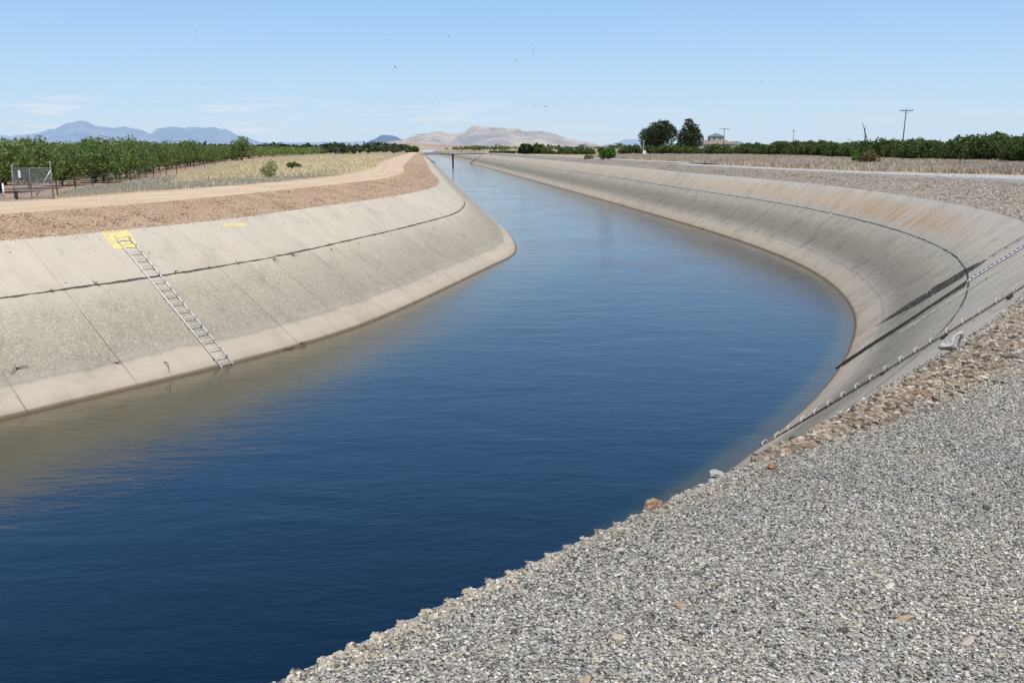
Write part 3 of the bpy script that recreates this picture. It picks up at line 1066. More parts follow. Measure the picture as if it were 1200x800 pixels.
grass('dry_grass', Pz([(205, 215), (250, 214), (300, 213), (350, 210), (400, 206), (440, 198.5)]),
      Pz([(225, 203), (245, 199), (272, 193), (330, 186.5), (380, 184), (445, 183.5)]), 12000, .42, M['grass_l'],
      'dry straw grass between the orchard fence and the left dirt road', 71)
grass('dry_grass', Pz([(-40, 243), (60, 237), (140, 230), (230, 222), (320, 216), (398, 208)]),
      Pz([(-40, 240), (60, 231), (140, 218), (230, 206), (320, 206), (398, 200)]), 9000, .28, M['grass_g'],
      'short grey dry grass along the left dirt road', 72)
grass('dry_grass', Pz([(1290, 209), (1200, 205), (1100, 203), (1000, 200), (900, 196), (820, 192), (760, 188.5), (700, 185.5)]),
      Pz([(1290, 198), (1200, 193.5), (1100, 190), (1000, 187), (900, 183), (820, 182.2), (760, 182), (700, 182)]), 19000, .52, M['grass_r'],
      'brown dry grass between the right gravel road and the citrus trees', 73, gap=.6)
grass('dry_weeds', [(p.x, p.y) for p in cRN[::12] if p.y > 60 and p.y < 240], [(p.x, p.y) for p in cRT[::12] if p.y > 60 and p.y < 240], 260, .12, M['grass_r'], 'sparse dry weeds on the right rocky embankment', 74, ZL + .35, .0)

# ------------------------------------------------------------------ loose stones


def stone_mat(name, stops, soil=None):
    m, nt, b = newmat(name)
    oi = N(nt, 'ShaderNodeObjectInfo')
    c = ramp(nt, oi.outputs['Random'], stops, 'CONSTANT')
    tcn = N(nt, 'ShaderNodeTexCoord').outputs['Object']
    c = mix(nt, .5, c, ramp(nt, noi(nt, tcn, 3, 4), [(.3, (.7, .7, .7)), (.7, (1.15, 1.15, 1.15))]), 'MULTIPLY')
    big = noi(nt, pos(nt), .55, 4, .6)
    c = mix(nt, .8, c, ramp(nt, big, [(.35, (.80, .80, .82)), (.55, (1.0, .99, .97)), (.7, (1.10, 1.06, 1.0))]), 'MULTIPLY')
    nt.links.new(c, b.inputs['Base Color'])
    b.inputs['Roughness'].default_value = .85
    return m


def rock_mesh(name, seed, mat, sub=2, flat=.7, jag=.3, elong=1.25):
    bm = bmesh.new()
    bmesh.ops.create_icosphere(bm, subdivisions=sub, radius=1)
    rnd = random.Random(seed)
    planes = [(Vector((rnd.gauss(0, 1), rnd.gauss(0, 1), rnd.gauss(0, 1))).normalized(), rnd.uniform(.55, .85)) for _ in range(9)]
    for v in bm.verts:
        d = v.co.normalized()
        r = 1 + jag * noise.noise(d * 1.3 + Vector((seed, 0, 0)))
        for n, k in planes:
            c = d.dot(n)
            if c > 0: r = min(r, k / max(c, .01) * 1.05)
        v.co = Vector((d.x * r * elong, d.y * r * .85, d.z * r * flat))
    me = bpy.data.meshes.new(name)
    bm.to_mesh(me); bm.free()
    me.materials.append(mat)
    return me


def scatter(name, pts, mat, smin, smax, seed, label, catg='gravel', flat=.65, power=2.0):
    """loose stones: real small rocks instanced on a cloud of points"""
    col = bpy.data.collections.new(name + '_stones')
    for k in range(6):
        me = rock_mesh('stone', seed * 10 + k, mat, 1 if smax < .1 else 2, flat, .35, 1.1 + .1 * k)
        col.objects.link(bpy.data.objects.new('stone', me))
    me = bpy.data.meshes.new(name)
    me.from_pydata([tuple(p) for p in pts], [], [])
    o = bpy.data.objects.new(name, me)
    COL.objects.link(o)
    ng = bpy.data.node_groups.new(name, 'GeometryNodeTree')
    ng.interface.new_socket('Geometry', in_out='INPUT', socket_type='NodeSocketGeometry')
    ng.interface.new_socket('Geometry', in_out='OUTPUT', socket_type='NodeSocketGeometry')
    gi = ng.nodes.new('NodeGroupInput'); go = ng.nodes.new('NodeGroupOutput')
    ip = ng.nodes.new('GeometryNodeInstanceOnPoints')
    ci = ng.nodes.new('GeometryNodeCollectionInfo')
    ci.inputs['Collection'].default_value = col
    ci.inputs['Separate Children'].default_value = True
    ci.inputs['Reset Children'].default_value = True
    rr_ = ng.nodes.new('FunctionNodeRandomValue'); rr_.data_type = 'FLOAT_VECTOR'
    rr_.inputs[0].default_value = (-.35, -.35, 0); rr_.inputs[1].default_value = (.35, .35, 6.283)
    rs = ng.nodes.new('FunctionNodeRandomValue'); rs.data_type = 'FLOAT'
    rs.inputs[2].default_value = 0; rs.inputs[3].default_value = 1; rs.inputs['Seed'].default_value = 3
    pw = ng.nodes.new('ShaderNodeMath'); pw.operation = 'POWER'; pw.inputs[1].default_value = power
    ma = ng.nodes.new('ShaderNodeMath'); ma.operation = 'MULTIPLY_ADD'
    ma.inputs[1].default_value = smax - smin; ma.inputs[2].default_value = smin
    lk = ng.links.new
    lk(gi.outputs[0], ip.inputs['Points']); lk(ci.outputs[0], ip.inputs['Instance'])
    ip.inputs['Pick Instance'].default_value = True
    lk(rr_.outputs[0], ip.inputs['Rotation']); lk(rs.outputs[1], pw.inputs[0]); lk(pw.outputs[0], ma.inputs[0]); lk(ma.outputs[0], ip.inputs['Scale'])
    lk(ip.outputs[0], go.inputs[0])
    md = o.modifiers.new('stones', 'NODES'); md.node_group = ng
    return tag(o, label, catg, None, 'stuff')


SG = [(0, (.09, .082, .07)), (.10, (.19, .175, .15)), (.22, (.31, .282, .235)), (.38, (.42, .38, .31)), (.50, (.36, .345, .31)), (.60, (.48, .44, .37)), (.72, (.48, .405, .30)), (.82, (.60, .56, .48)), (.93, (.74, .70, .62))]
ST = [(0, (.10, .085, .06)), (.10, (.23, .19, .14)), (.26, (.37, .315, .235)), (.45, (.47, .40, .305)), (.62, (.40, .29, .19)), (.66, (.46, .405, .32)), (.85, (.56, .515, .43)), (.95, (.66, .62, .54))]
SR = [(0, (.14, .09, .055)), (.12, (.31, .19, .115)), (.3, (.45, .30, .19)), (.6, (.54, .38, .25)), (.8, (.62, .48, .34)), (.94, (.70, .62, .50))]
M['st_grey'] = stone_mat('crushed grey gravel', SG)
M['st_tan'] = stone_mat('broken tan rock', ST)
M['st_red'] = stone_mat('broken reddish rock', SR)


def edge_x(L, y):
    for i in range(len(L) - 1):
        if (L[i].y - y) * (L[i + 1].y - y) <= 0 and L[i].y != L[i + 1].y:
            return L[i].x + (L[i + 1].x - L[i].x) * (y - L[i].y) / (L[i + 1].y - L[i].y)
    return None


rs_ = random.Random(5)
xs_tab = {round(y * .1, 1): edge_x(cRN, y * .1) for y in range(-40, 260)}
pts_a = []
while len(pts_a) < 310000:
    y = 2.2 + 13.5 * rs_.random() ** 1.45
    ex = xs_tab[round(y, 1)]
    if ex is None: continue
    span = (y * .70 + .8) - ex
    if span <= 0: continue
    x = ex + .012 + span * rs_.random()
    pts_a.append((x, y, ZR + .002 + .006 * rs_.random()))
scatter('loose_gravel', pts_a, M['st_grey'], .0040, .0112, 3, 'loose grey gravel covering the near right bank', power=1.8)
pts_b = []
for _ in range(45000):
    y = 2.5 + 22 * rs_.random() ** 1.2
    ex = xs_tab.get(round(y, 1))
    if ex is None: continue
    pts_b.append((ex + abs(rs_.gauss(0, .07 + max(0, y - 4.5) * .13)) + .008, y, ZR + .003))
scatter('loose_gravel', pts_b, M['st_tan'], .004, .015, 4, 'coarser tan stones along the edge of the near gravel bank', power=4)


def on_strip(n, A, B, zA, zB, y0, y1, seed, z=0.0, pw=1, weight=1.0):
    rnd = random.Random(seed)
    idx = [i for i in range(len(A)) if y0 < A[i].y < y1]
    w = []
    for i in idx: w.append((B[i] - A[i]).length * (A[min(i + 1, len(A) - 1)] - A[i]).length / max(10, A[i].length) ** weight)
    out = []
    for i in rnd.choices(idx, w, k=n):
        t = rnd.random() ** pw
        j = min(i + 1, len(A) - 1)
        s = rnd.random()
        a = A[i].lerp(A[j], s)
        b = B[i].lerp(B[j], s)
        q = a.lerp(b, t)
        out.append((q.x, q.y, zA + (zB - zA) * t + z))
    return out


scatter('spilled_stones', on_strip(2600, tL, cLW, ZL, 0, 18, 90, 31, .0, 14, .5), M['st_red'], .008, .035, 9, 'small stones and soil spilled over the lip of the left lining', 'stones', power=2)
scatter('spilled_stones', on_strip(1600, tR, cRW, ZL, 0, 8, 90, 32, .0, 14, .5), M['st_tan'], .008, .030, 10, 'small stones spilled over the lip of the right lining', 'stones', power=2)
pts_c = []
for _ in range(24000):
    y = 6 + 20 * rs_.random() ** 1.3
    ex = xs_tab.get(round(y, 1))
    if ex is not None: pts_c.append((ex + .02 + abs(rs_.gauss(0, .03 + (y - 6) * .17)), y, ZR + .006))
M['st_brown'] = stone_mat('brown dusty rubble', [(0, (.08, .06, .045)), (.15, (.20, .15, .105)), (.4, (.31, .235, .165)), (.65, (.40, .31, .22)), (.85, (.48, .40, .31)), (.95, (.60, .54, .45))])
scatter('loose_rubble', pts_c, M['st_brown'], .009, .042, 12, 'brown tan rubble along the edge of the right bank above the ladder', 'rubble', power=4)
big_ = []
for _ in range(260):
    y = 3 + 11 * rs_.random()
    ex = xs_tab.get(round(y, 1))
    if ex is not None: big_.append((ex + (y * .68 + .5 - ex) * rs_.random() ** 1.6, y, ZR + .006))
scatter('loose_gravel', big_, M['st_tan'], .016, .034, 11, 'a few larger stones lying in the near gravel', power=3)
scatter('loose_rubble', on_strip(40000, bR, cRN, ZL, ZR, 2, 30, 21, .0, 1, .3), M['st_tan'], .008, .036, 5, 'broken tan rubble on the embankment above the near right lining', 'rubble', power=3)
scatter('loose_rubble', on_strip(30000, bR, cRN, ZL, ZR, 30, 150, 22, .0, 1, 1), M['st_tan'], .014, .07, 6, 'broken tan rock on the far right embankment', 'rubble', power=3)
scatter('loose_rubble', on_strip(45000, cLT, bL, ZL, ZR, 15, 150, 23, .0, 1, 1), M['st_red'], .008, .042, 7, 'small reddish rubble on the left embankment below the dirt road', 'rubble', power=3)
scatter('loose_gravel', on_strip(9000, cRN, nearest_map(cRN, cRF), ZR, ZR, 16, 120, 24, .0, 1, 1), M['st_grey'], .015, .07, 8, 'scattered grey stones on the right gravel road', power=2)


def rock(name, px, py, z, s, seed, mat, label, sc3=(1, 1, 1), rz=0, catg='rock'):
    p = at(px, py, z)
    me = rock_mesh(name, seed, mat, 4, .8, .45, 1.2)
    o = bpy.data.objects.new(name, me)
    COL.objects.link(o)
    o.location = (p.x, p.y, z + s * .3)
    o.scale = (s * sc3[0], s * sc3[1], s * sc3[2])
    o.rotation_euler = (.2, .15, rz)
    return tag(o, label, catg)


def rockmat(name, a, b_):
    m, nt, b = newmat(name)
    tcn = N(nt, 'ShaderNodeTexCoord').outputs['Object']
    nt.links.new(ramp(nt, noi(nt, tcn, 2.2, 6, .7), [(.35, a), (.65, b_)]), b.inputs['Base Color'])
    bump(nt, b, noi(nt, tcn, 6, 6, .7), .6, .05)
    return m


M['rk_o'] = rockmat('orange brown rock', (.38, .20, .11), (.62, .42, .28))
M['rk_w'] = rockmat('pale rock', (.40, .375, .33), (.62, .59, .53))
M['rk_b'] = rockmat('rusty rock', (.30, .14, .07), (.46, .26, .14))
rock('edge_rock', 765, 595, ZR, .05, 1, M['rk_o'], 'orange brown rock standing alone on the gravel edge above the water', (1, .9, 1.3), .5)
rock('edge_rock', 840, 557, ZR, .05, 5, M['rk_w'], 'small pale rock on the gravel edge near the ladder foot', (1.3, .8, .6), .4)
rock('pale_boulder', 1110, 408, ZR - .10, .10, 8, M['rk_w'], 'pale boulder at the top of the lining beside the hollow slab', (1.3, .9, .8), .9)
rock('rusty_rock', 1086, 466, ZR, .055, 12, M['rk_b'], 'rusty brown rock in the rubble below the pale boulder', (1.2, .8, .5), .4)
rock('edge_rock', 905, 549, ZR, .045, 14, M['rk_b'], 'small rusty rock in the gravel below the ladder foot', (1.1, .9, .7), 1.2)
rock('dark_rock', 1188, 420, ZR, .06, 15, rockmat('dark grey rock', (.12, .11, .10), (.26, .24, .21)), 'dark grey rock in the gravel at the right edge of the picture', (1.4, .7, .5), .3)
# hollow concrete slab lying on the embankment
p = at(1124, 402, ZR - .12)
e = empty('broken_slab', (p.x, p.y, ZR - .12), .75)
tag(e, 'bleached broken concrete collar arching over the rubble above the ladders', 'slab')
mb = MB()
arc = [(-.19 + .38 * k / 10, .02 * math.sin(k), -.02 + .14 * math.sin(math.pi * (k / 10) ** .8)) for k in range(11)]
mb.tube(arc, [.02 + .008 * math.sin(k * 1.7) for k in range(11)], 8)
mb.build('collar', M['rk_w'], e, True)
mb = MB(); mb.box((.08, .0, .0), (.09, .08, .06), Matrix.Rotation(.4, 3, 'Z')); mb.build('lump', M['rk_w'], e)

# ------------------------------------------------------------------ ladders, gauge and pipe on the slopes


def slope_frame(a, b, n):
    d = (b - a)
    L = d.length
    d.normalize()
    if n.z < 0: n = -n
    n = (n - d * n.dot(d)).normalized()
    s = d.cross(n)
    return d, s, n, L


def make_ladder(a, b, n, label, steps, width, root_ext=.5, rm='rail', rr=.024, hp=.09, gm='rung'):
    d, s, n, L = slope_frame(a, b, n)
    root = empty('safety_ladder', a)
    tag(root, label, 'ladder', 'steel ladders laid down the canal lining')
    for sg in (-1, 1):
        w = WB()
        w.tube([a + s * sg * width / 2 + n * .05 - d * .05, b + s * sg * width / 2 + n * .05 + d * root_ext], rr, 8)
        w.build('rail', M[rm], root, True)
    for k in range(steps):
        c = a + d * (L + root_ext * .3) * (k + .4) / steps + n * .05
        h = width / 2
        w = WB()
        w.tube([c - s * h, c - s * h + n * .02, c - s * (h - .03) + n * hp, c + s * (h - .03) + n * hp, c + s * h + n * .02, c + s * h], .015, 7)
        w.build('rung', M[gm], root, True)
    for k in range(0, steps, 4):
        c = a + d * L * (k + .8) / steps
        for sg in (-1, 1):
            w = WB(); w.box(c + s * sg * (width / 2) + n * .02, (.07, .05, .06)); w.build('bracket', M['dark'], root)
    return root


M['rail'] = simple('weathered white rail', (.66, .65, .61), .22, 7, .6)
M['rust'] = simple('rusted dark rail', (.13, .09, .06), .45, 9, .85)
M['rung'] = simple('pale rung', (.66, .65, .62), .2, 5, .55)
a, n1 = hit(142, 278, bvL); b, n2 = hit(267, 431, bvL)
make_ladder(a, b, n1, 'white ladder down the left lining from the yellow painted patch to the water', 18, .50)
b, n2 = hit(894, 520, bvR)
M['dull'] = simple('dull stained rung', (.46, .44, .39), .3, 9, .7)
make_ladder(Vector((9.75, 17.68, 4.06)), Vector((5.72, 20.46, .04)), n2, 'white ladder down the right lining, seen edge-on with its hooped rungs', 18, .32, .4, 'rust', .013, .072, 'dull')


def decal(name, pxs, bv, mat, off=.005, label=None, catg=None, kind='structure', sub=6):
    """a thin painted or stained sheet lying on the slope"""
    pts = []
    nn = None
    for i in range(len(pxs)):
        a_, b_ = pxs[i], pxs[(i + 1) % len(pxs)]
        for k in range(sub):
            t = k / sub
            q, n = hit(a_[0] + (b_[0] - a_[0]) * t, a_[1] + (b_[1] - a_[1]) * t, bv)
            if n.z < 0: n = -n
            nn = n
            pts.append(q + n * off)
    c = sum(pts, Vector()) / len(pts)
    m_ = MB()
    m_.v = [tuple(q + Vector((random.uniform(-1, 1), random.uniform(-1, 1), 0)) * .012) for q in pts]
    o = None
    tris = tessellate_polygon([[Vector(v) for v in m_.v]])
    m_.f = [tuple(t) for t in tris]
    o = m_.build(name, mat, None, False, origin=c)
    return tag(o, label, catg, None, kind)


def paint_mat(name, col, wear):
    m, nt, b = newmat(name)
    p = pos(nt)
    nt.links.new(ramp(nt, noi(nt, p, 3.5, 6, .75), [(.28, (.0, .0, .0)), (.36, (.95, .95, .95))]), b.inputs['Alpha'])
    c = mix(nt, ramp(nt, noi(nt, p, 9, 6, .75), [(wear, (0, 0, 0)), (wear + .12, (1, 1, 1))]), col, (.52, .45, .33))
    nt.links.new(c, b.inputs['Base Color'])
    return m


M['yellow'] = paint_mat('worn yellow paint', (.85, .66, .24), .52)
decal('painted_patch', [(118, 271.5), (150, 270.5), (157, 280), (163, 291), (147, 291), (134, 293), (127, 283)], bvL, M['yellow'], .006)
for k, (x, wd) in enumerate(((262, 4), (267, 5), (273, 3), (277, 6), (284, 4))):
    decal('painted_mark', [(x, 262), (x + wd, 261.4), (x + wd + .6, 265), (x + .8, 265.6)], bvL, M['yellow'], .006, sub=2)


def stain_mat(name, col, lo, hi):
    """dark wet streak with ragged see-through edges"""
    m, nt, b = newmat(name)
    p = pos(nt)
    nt.links.new(ramp(nt, noi(nt, p, 5, 5, .7), [(.35, tuple(c * .45 for c in col)), (.65, tuple(c * 2.6 for c in col))]), b.inputs['Base Color'])
    b.inputs['Alpha'].default_value = 1
    f = ramp(nt, noi(nt, p, 7, 6, .8), [(lo, (.15, .15, .15)), (hi, (1, 1, 1))])
    nt.links.new(f, b.inputs['Alpha'])
    return m


M['algae'] = stain_mat('dark algae', (.035, .028, .02), .40, .52)
decal('algae_stain', [(1158, 303), (1151, 309), (1130, 324), (1112, 335), (1090, 348), (1072, 359), (1056, 367), (1024, 384), (1050, 365.5), (1068, 353), (1084, 344), (1096, 335), (1110, 328), (1124, 319), (1140, 311)], bvR, M['algae'], .004)
decal('algae_stain', [(1133, 331), (1131, 336), (1090, 361), (1058, 383), (1020, 407), (988, 429), (985, 426), (1020, 402.5), (1060, 377), (1100, 351)], bvR, M['algae'], .007)

# staff gauge: a board with black and white graduations laid up the slope
a, n = hit(1133, 331, bvR)
b, _n = hit(1199, 290, bvR)
d = (b - a).normalized()
top = a + d * ((ZL - .02 - a.z) / d.z)
d, s, n, L = slope_frame(a, top, n)
g = empty('staff_gauge', a)
tag(g, 'black and white staff gauge board lying up the stained right lining', 'gauge')
Mx = Matrix((s, d, n)).transposed()
mb = WB(); mb.box(a + d * L / 2 + n * .03, (.32, L, .03), Mx); mb.build('board', M['white'], g)
M['black'] = simple('black enamel', (.02, .02, .022), .2, 6, .5)
k = 0
q = .05
while q < L - .08:
    mb = WB(); mb.box(a + d * q + n * .047 + s * (.03 if k % 2 else -.03), (.25, .088, .006), Mx); mb.build('graduation', M['black'], g)
    q += .14
    k += 1
mb = WB(); mb.box(a + d * (L / 2) + n * .012, (.42, L * .98, .018), Mx); mb.build('backing', M['dark'], g)
# steel channel on which the lower gauge stood, dark with algae, running into the water
b2, _n = hit(987, 428, bvR)
mb = MB()
dd = (b2 - a).normalized()
mb.tube([a + n * .03, a.lerp(b2, .5) + n * .03, b2 + n * .03 + dd * .5], .03, 6)
o = mb.build('steel_channel', M['dark'], None, True, origin=a)
tag(o, 'dark stained channel running from the staff gauge down into the water', 'channel')
# two conduits
for (pa, pb, r, lab, mm) in (((1199, 301), (1055, 392), .017, 'pale conduit casting a dark line beside the staff gauge', 'dull'), ((1199, 280), (1160, 303), .018, 'thin conduit at the top of the right lining above the algae streak', 'steel')):
    a_, n_ = hit(*pa, bvR)
    b_, _ = hit(*pb, bvR)
    if n_.z < 0: n_ = -n_
    d_ = (a_ - b_).normalized()
    t_ = b_ + d_ * ((ZL + .02 - b_.z) / d_.z)
    mb = MB(); mb.tube([b_ + n_ * .06, b_.lerp(t_, .5) + n_ * .07, t_ + n_ * .06], r, 8)
    for f_ in (.1, .35, .6, .85):
        mb.box(b_.lerp(t_, f_) + n_ * .03, (.05, .05, .07))
    o = mb.build('conduit', M[mm], None, False, origin=b_)
    tag(o, lab, 'pipe')

# weeds rooted in the joint, and twigs left at the water line
M['twig'] = simple('dry twigs', (.10, .075, .045), .4, 5, .95)
rnd = random.Random(3)
for i, (x, y, s_) in enumerate(((112, 333, .7), (205, 319, .8), (246, 314, .7), (279, 309, 1.2), (320, 304, 1.3), (343, 300, 1.5), (388, 293, .6), (60, 341, .6), (420, 286, .5), (508, 268, .4))):
    q, n = hit(x, y, bvL)
    if n.z < 0: n = -n
    mb = MB()
    for k in range(12):
        dr = (n * rnd.uniform(.1, 1) + Vector((rnd.gauss(0, 1), rnd.gauss(0, 1), rnd.gauss(0, .7)))).normalized() * rnd.uniform(.08, .30) * s_
        md = q + dr * .5 + Vector((0, 0, rnd.uniform(-.02, .05)))
        mb.tube([q, md, q + dr + Vector((0, 0, -.02))], [.006, .005, .002], 4, False)
    o = mb.build('dry_weed', M['twig'], None, origin=q)
    tag(o, 'small dry weed rooted in the dark joint of the left lining', 'weed', 'dry weeds in the joint of the left lining')
for i, (x, y, lab) in enumerate(((340, 409, 'forked twig stranded at the water line right of the left ladder'), (193, 425, 'dark twig stranded on the lining left of the ladder foot'), (137, 426, 'small dark twig on the pale foot of the left lining'), (20, 432, 'dark twig on the left lining near the left edge of the picture'), (352, 402, 'short stub of driftwood above the water line, rightmost of the left bank'))):
    q, n = hit(x, y, bvL)
    if n.z < 0: n = -n
    mb = MB()
    for k in range(3):
        e_ = q + Vector((rnd.uniform(-.35, .35), rnd.uniform(-.35, .35), 0)) + n * .02
        _q = e_.copy()
        mb.tube([q + n * .02, q.lerp(_q, .5) + n * .05, Vector((_q.x, _q.y, q.z + (-(n.x * (_q.x - q.x) + n.y * (_q.y - q.y)) / n.z) + .02))], [.018, .012, .005], 5)
    o = mb.build('twig', M['twig'], None, origin=q)
    tag(o, lab, 'twig')

# ------------------------------------------------------------------ gate and fence on the left
pL_, pM_, pR_ = at(18, 235, ZR - .05), at(38, 236, ZR - .05), at(63, 234, ZR - .05)
pR_ = far(63, 234, pL_.y + .25); pR_.z = ZR - .05
pM_ = pL_.lerp(pR_, .44)
HG = 1.42
M['iron'] = simple('dull grey gate steel', (.20, .21, .215), .2, 6, .6)
g = empty('chain_link_gate', pM_)
tag(g, 'grey chain link gate with a diagonal brace standing by the left dirt road', 'gate')
U = Vector((0, 0, 1))
for q, hh in ((pL_, HG + .05), (pR_, HG + .22)):
    w_ = WB(); w_.tube([q, q + U * hh], .032, 8); w_.build('post', M['iron'], g, True)
    w_ = WB(); w_.tube([q + U * hh, q + U * (hh + .05)], [.045, .01], 8); w_.build('post_cap', M['white'], g, True)
w_ = WB()
for z in (.10, HG - .03): w_.tube([pL_ + U * z, pR_ + U * z], .022, 7)
w_.tube([pM_ + U * .1, pM_ + U * HG], .02, 7)
w_.build('frame', M['iron'], g, True)
w_ = WB(); w_.tube([pL_.lerp(pR_, .56) + U * .2, pR_ + U * (HG - .12)], .028, 8); w_.build('brace', M['steel'], g, True)
w_ = WB()
dv = pR_ - pL_
Lg = dv.length
nl = 26
for k in range(-nl, nl * 2):
    for sg in (1, -1):
        x0 = Lg * k / nl
        h0 = .1
        x1 = x0 + sg * (HG - .13)
        pts_ = []
        for xx, zz in ((x0, h0), (x1, HG - .03)): pts_.append((xx, zz))
        (xa, za), (xb, zb) = pts_
        t0, t1 = 0.0, 1.0
        if xb != xa:
            ta, tb = (0 - xa) / (xb - xa), (Lg - xa) / (xb - xa)
            t0, t1 = max(t0, min(ta, tb)), min(t1, max(ta, tb))
        if t1 - t0 < .03: continue
        A_ = pL_ + dv.normalized() * (xa + (xb - xa) * t0) + U * (za + (zb - za) * t0)
        B_ = pL_ + dv.normalized() * (xa + (xb - xa) * t1) + U * (za + (zb - za) * t1)
        w_.tube([A_, B_], .0045, 3, False)
w_.build('chain_link_mesh', M['iron'], g)
w_ = WB(); w_.box(pL_.lerp(pR_, .19) + U * 1.15 + Vector((0, -.04, 0)), (.10, .01, .32)); w_.build('sign_plate', M['white'], g)
q = at(5, 233, ZR - .05)
mb = MB(); mb.tube([q, q + U * .68], [.045, .04], 8); mb.tube([q + U * .68, q + U * .72], [.04, .015], 8)
o = mb.build('short_post', M['white'], None, True, origin=q); tag(o, 'short white topped post left of the chain link gate', 'post')
q = far(20, 234, pL_.y - .3); q.z = ZR - .05
mb = MB(); mb.tube([q, q + U * .38], [.06, .055], 8); mb.box(q + U * .40, (.16, .12, .06))
o = mb.build('gate_stop', M['dark'], None, True, origin=q); tag(o, 'dark stub post at the foot of the gate hinge side', 'post')

fpx = [(68, 231.5), (89, 226), (109, 221), (127, 217), (141, 214.5), (153, 212.5), (163, 211), (171, 209.5), (180, 208), (188, 207), (195, 206), (207, 204.3), (218, 202.5), (228, 200.8), (240, 198), (252, 195.4), (264, 193)]
fp = [at(x, y, ZG) for x, y in fpx]
f = empty('wire_fence', fp[0])
tag(f, 'low wire fence on dark stakes along the edge of the orchard soil', 'fence')
for i, q in enumerate(fp):
    h_ = .80 + .12 * ((i * 7) % 3)
    w_ = WB(); w_.tube([q - U * .1, q + U * h_ + Vector((.02 * (i % 3 - 1), 0, 0))], .035, 6); w_.build('fence_post', M['dark'] if i % 3 else M['wood'], f)
for z in (.3, .55, .75):
    w_ = WB()
    for i in range(len(fp) - 1): w_.tube([fp[i] + U * z, fp[i].lerp(fp[i + 1], .5) + U * (z - .03), fp[i + 1] + U * z], .004, 3, False)
    w_.build('wire', M['steel'], f)

# ------------------------------------------------------------------ poles


def pole(px, top, Y, arm, label, lean=0, arms=1, trans=False, r=.15, rz=.0):
    b = far(px, 172, Y)
    z = far(px, top, Y).z
    g = empty('utility_pole', (b.x, b.y, ZG))
    tag(g, label, 'pole')
    H = z - ZG
    mb = MB(); mb.tube([(0, 0, -.3), (lean * .5, 0, H * .5), (lean, 0, H)], [r, r * .85, r * .62], 9)
    mb.build('shaft', M['wood'], g, True)
    for a in range(arms):
        zz = H - .45 - a * 1.2
        xm = lean * zz / H
        mb = MB(); mb.box((xm, -.16, zz), (arm, .12, .15)); c = mb.build('crossarm', M['wood'], g)
        for sx_ in (-1, 1):
            mb = MB(); mb.tube([(xm + sx_ * arm * .28, -.16, zz - .05), (xm, -.14, zz - .75)], .03, 5); mb.build('arm_brace', M['wood'], g)
        for fx_ in (-.47, -.30, .30, .47):
            mb = MB(); mb.tube([(xm + fx_ * arm, -.16, zz + .07), (xm + fx_ * arm, -.16, zz + .16), (xm + fx_ * arm, -.16, zz + .28)], [.04, .09, .05], 7); mb.build('insulator', M['grey'], c)
    if trans:
        mb = MB(); mb.tube([(.35, -.1, H - 2.6), (.35, -.1, H - 1.5)], .28, 12); mb.tube([(.35, -.1, H - 1.5), (.35, -.1, H - 1.4)], [.28, .12], 12)
        mb.build('transformer', M['grey'], g, True)
    g.rotation_euler.z = rz
    return g


pole(1057, 127.5, 226, 3.1, 'tall wooden utility pole with one crossarm above the citrus trees', .38)
pole(848, 150, 395, 4.2, 'utility pole with a wide crossarm in front of the house', .05, r=.17)
pole(929, 152.5, 520, 2.2, 'slim far utility pole right of the house, short crossarm', .05, r=.16)
pole(994, 162.5, 900, 5.0, 'tiny far utility pole just above the citrus trees left of the dead trunk', r=.2)
pole(1121, 159.5, 560, 4.6, 'far utility pole with double crossarm and transformer behind the right citrus trees', 0, 2, True, r=.2)

b = far(1013, 172, 175)
k_ = 175 / FPX
mb = MB()
mb.tube([(0, 0, -.2), (.0, 0, 1.5), (.05, 0, (171 - 158) * k_ + 2.2)], [.17, .15, .13], 7)
zt = (171 - 158) * k_ + 2.2
mb.tube([(.05, 0, zt - .1), (-.25 * 1, 0, zt + 1.0), (-.62, .05, zt + 2.1)], [.12, .08, .03], 6)
mb.tube([(.0, 0, zt + .1), (-.1, 0, zt + .9), (.02, 0, zt + 1.6)], [.06, .05, .02], 5)
mb.tube([(.05, 0, zt), (.3, 0, zt - .5), (.50, 0, zt - 1.1)], [.09, .07, .03], 6)
o = mb.build('dead_tree', M['wood'], None, True, origin=(0, 0, 0))
o.location = (b.x, b.y, ZG)
tag(o, 'bare broken trunk leaning left above the citrus trees, near the tall pole', 'dead tree')

b = at(754, 187.5, ZR)
g = empty('gauge_post', b)
tag(g, 'slim post carrying a small pale box on the right bank left of the big trees', 'post')
hh = far(754, 165, b.y).z - ZR
mb = MB(); mb.tube([(0, 0, -.1), (0, 0, hh)], .045, 8); mb.build('shaft', M['grey'], g, True)
mb = MB(); mb.box((.12, -.1, hh * .40), (.5, .3, .55)); mb.build('box', M['white'], g)
mb = MB(); mb.tube([(-.25, 0, hh), (.25, 0, hh)], .03, 6); mb.build('crossbar', M['grey'], g)

# ------------------------------------------------------------------ house behind the hedge
Yh = 430.0
s_ = Yh / FPX
hc = far(842, 172, Yh)
h = empty('house', (hc.x, hc.y, ZG + .7))
tag(h, 'tan house with a low tiled roof and a grey roofed upper storey', 'house')
M['tan'] = simple('tan stucco', (.42, .37, .31), .1, 1, .9)
M['tile'] = simple('faded roof tiles', (.25, .205, .17), .25, 3, .9)
M['slate'] = simple('grey roof', (.17, .18, .20), .15, 3, .8)
M['glass'] = simple('dark window glass', (.04, .05, .06), .2, 1, .15, 0, .6)


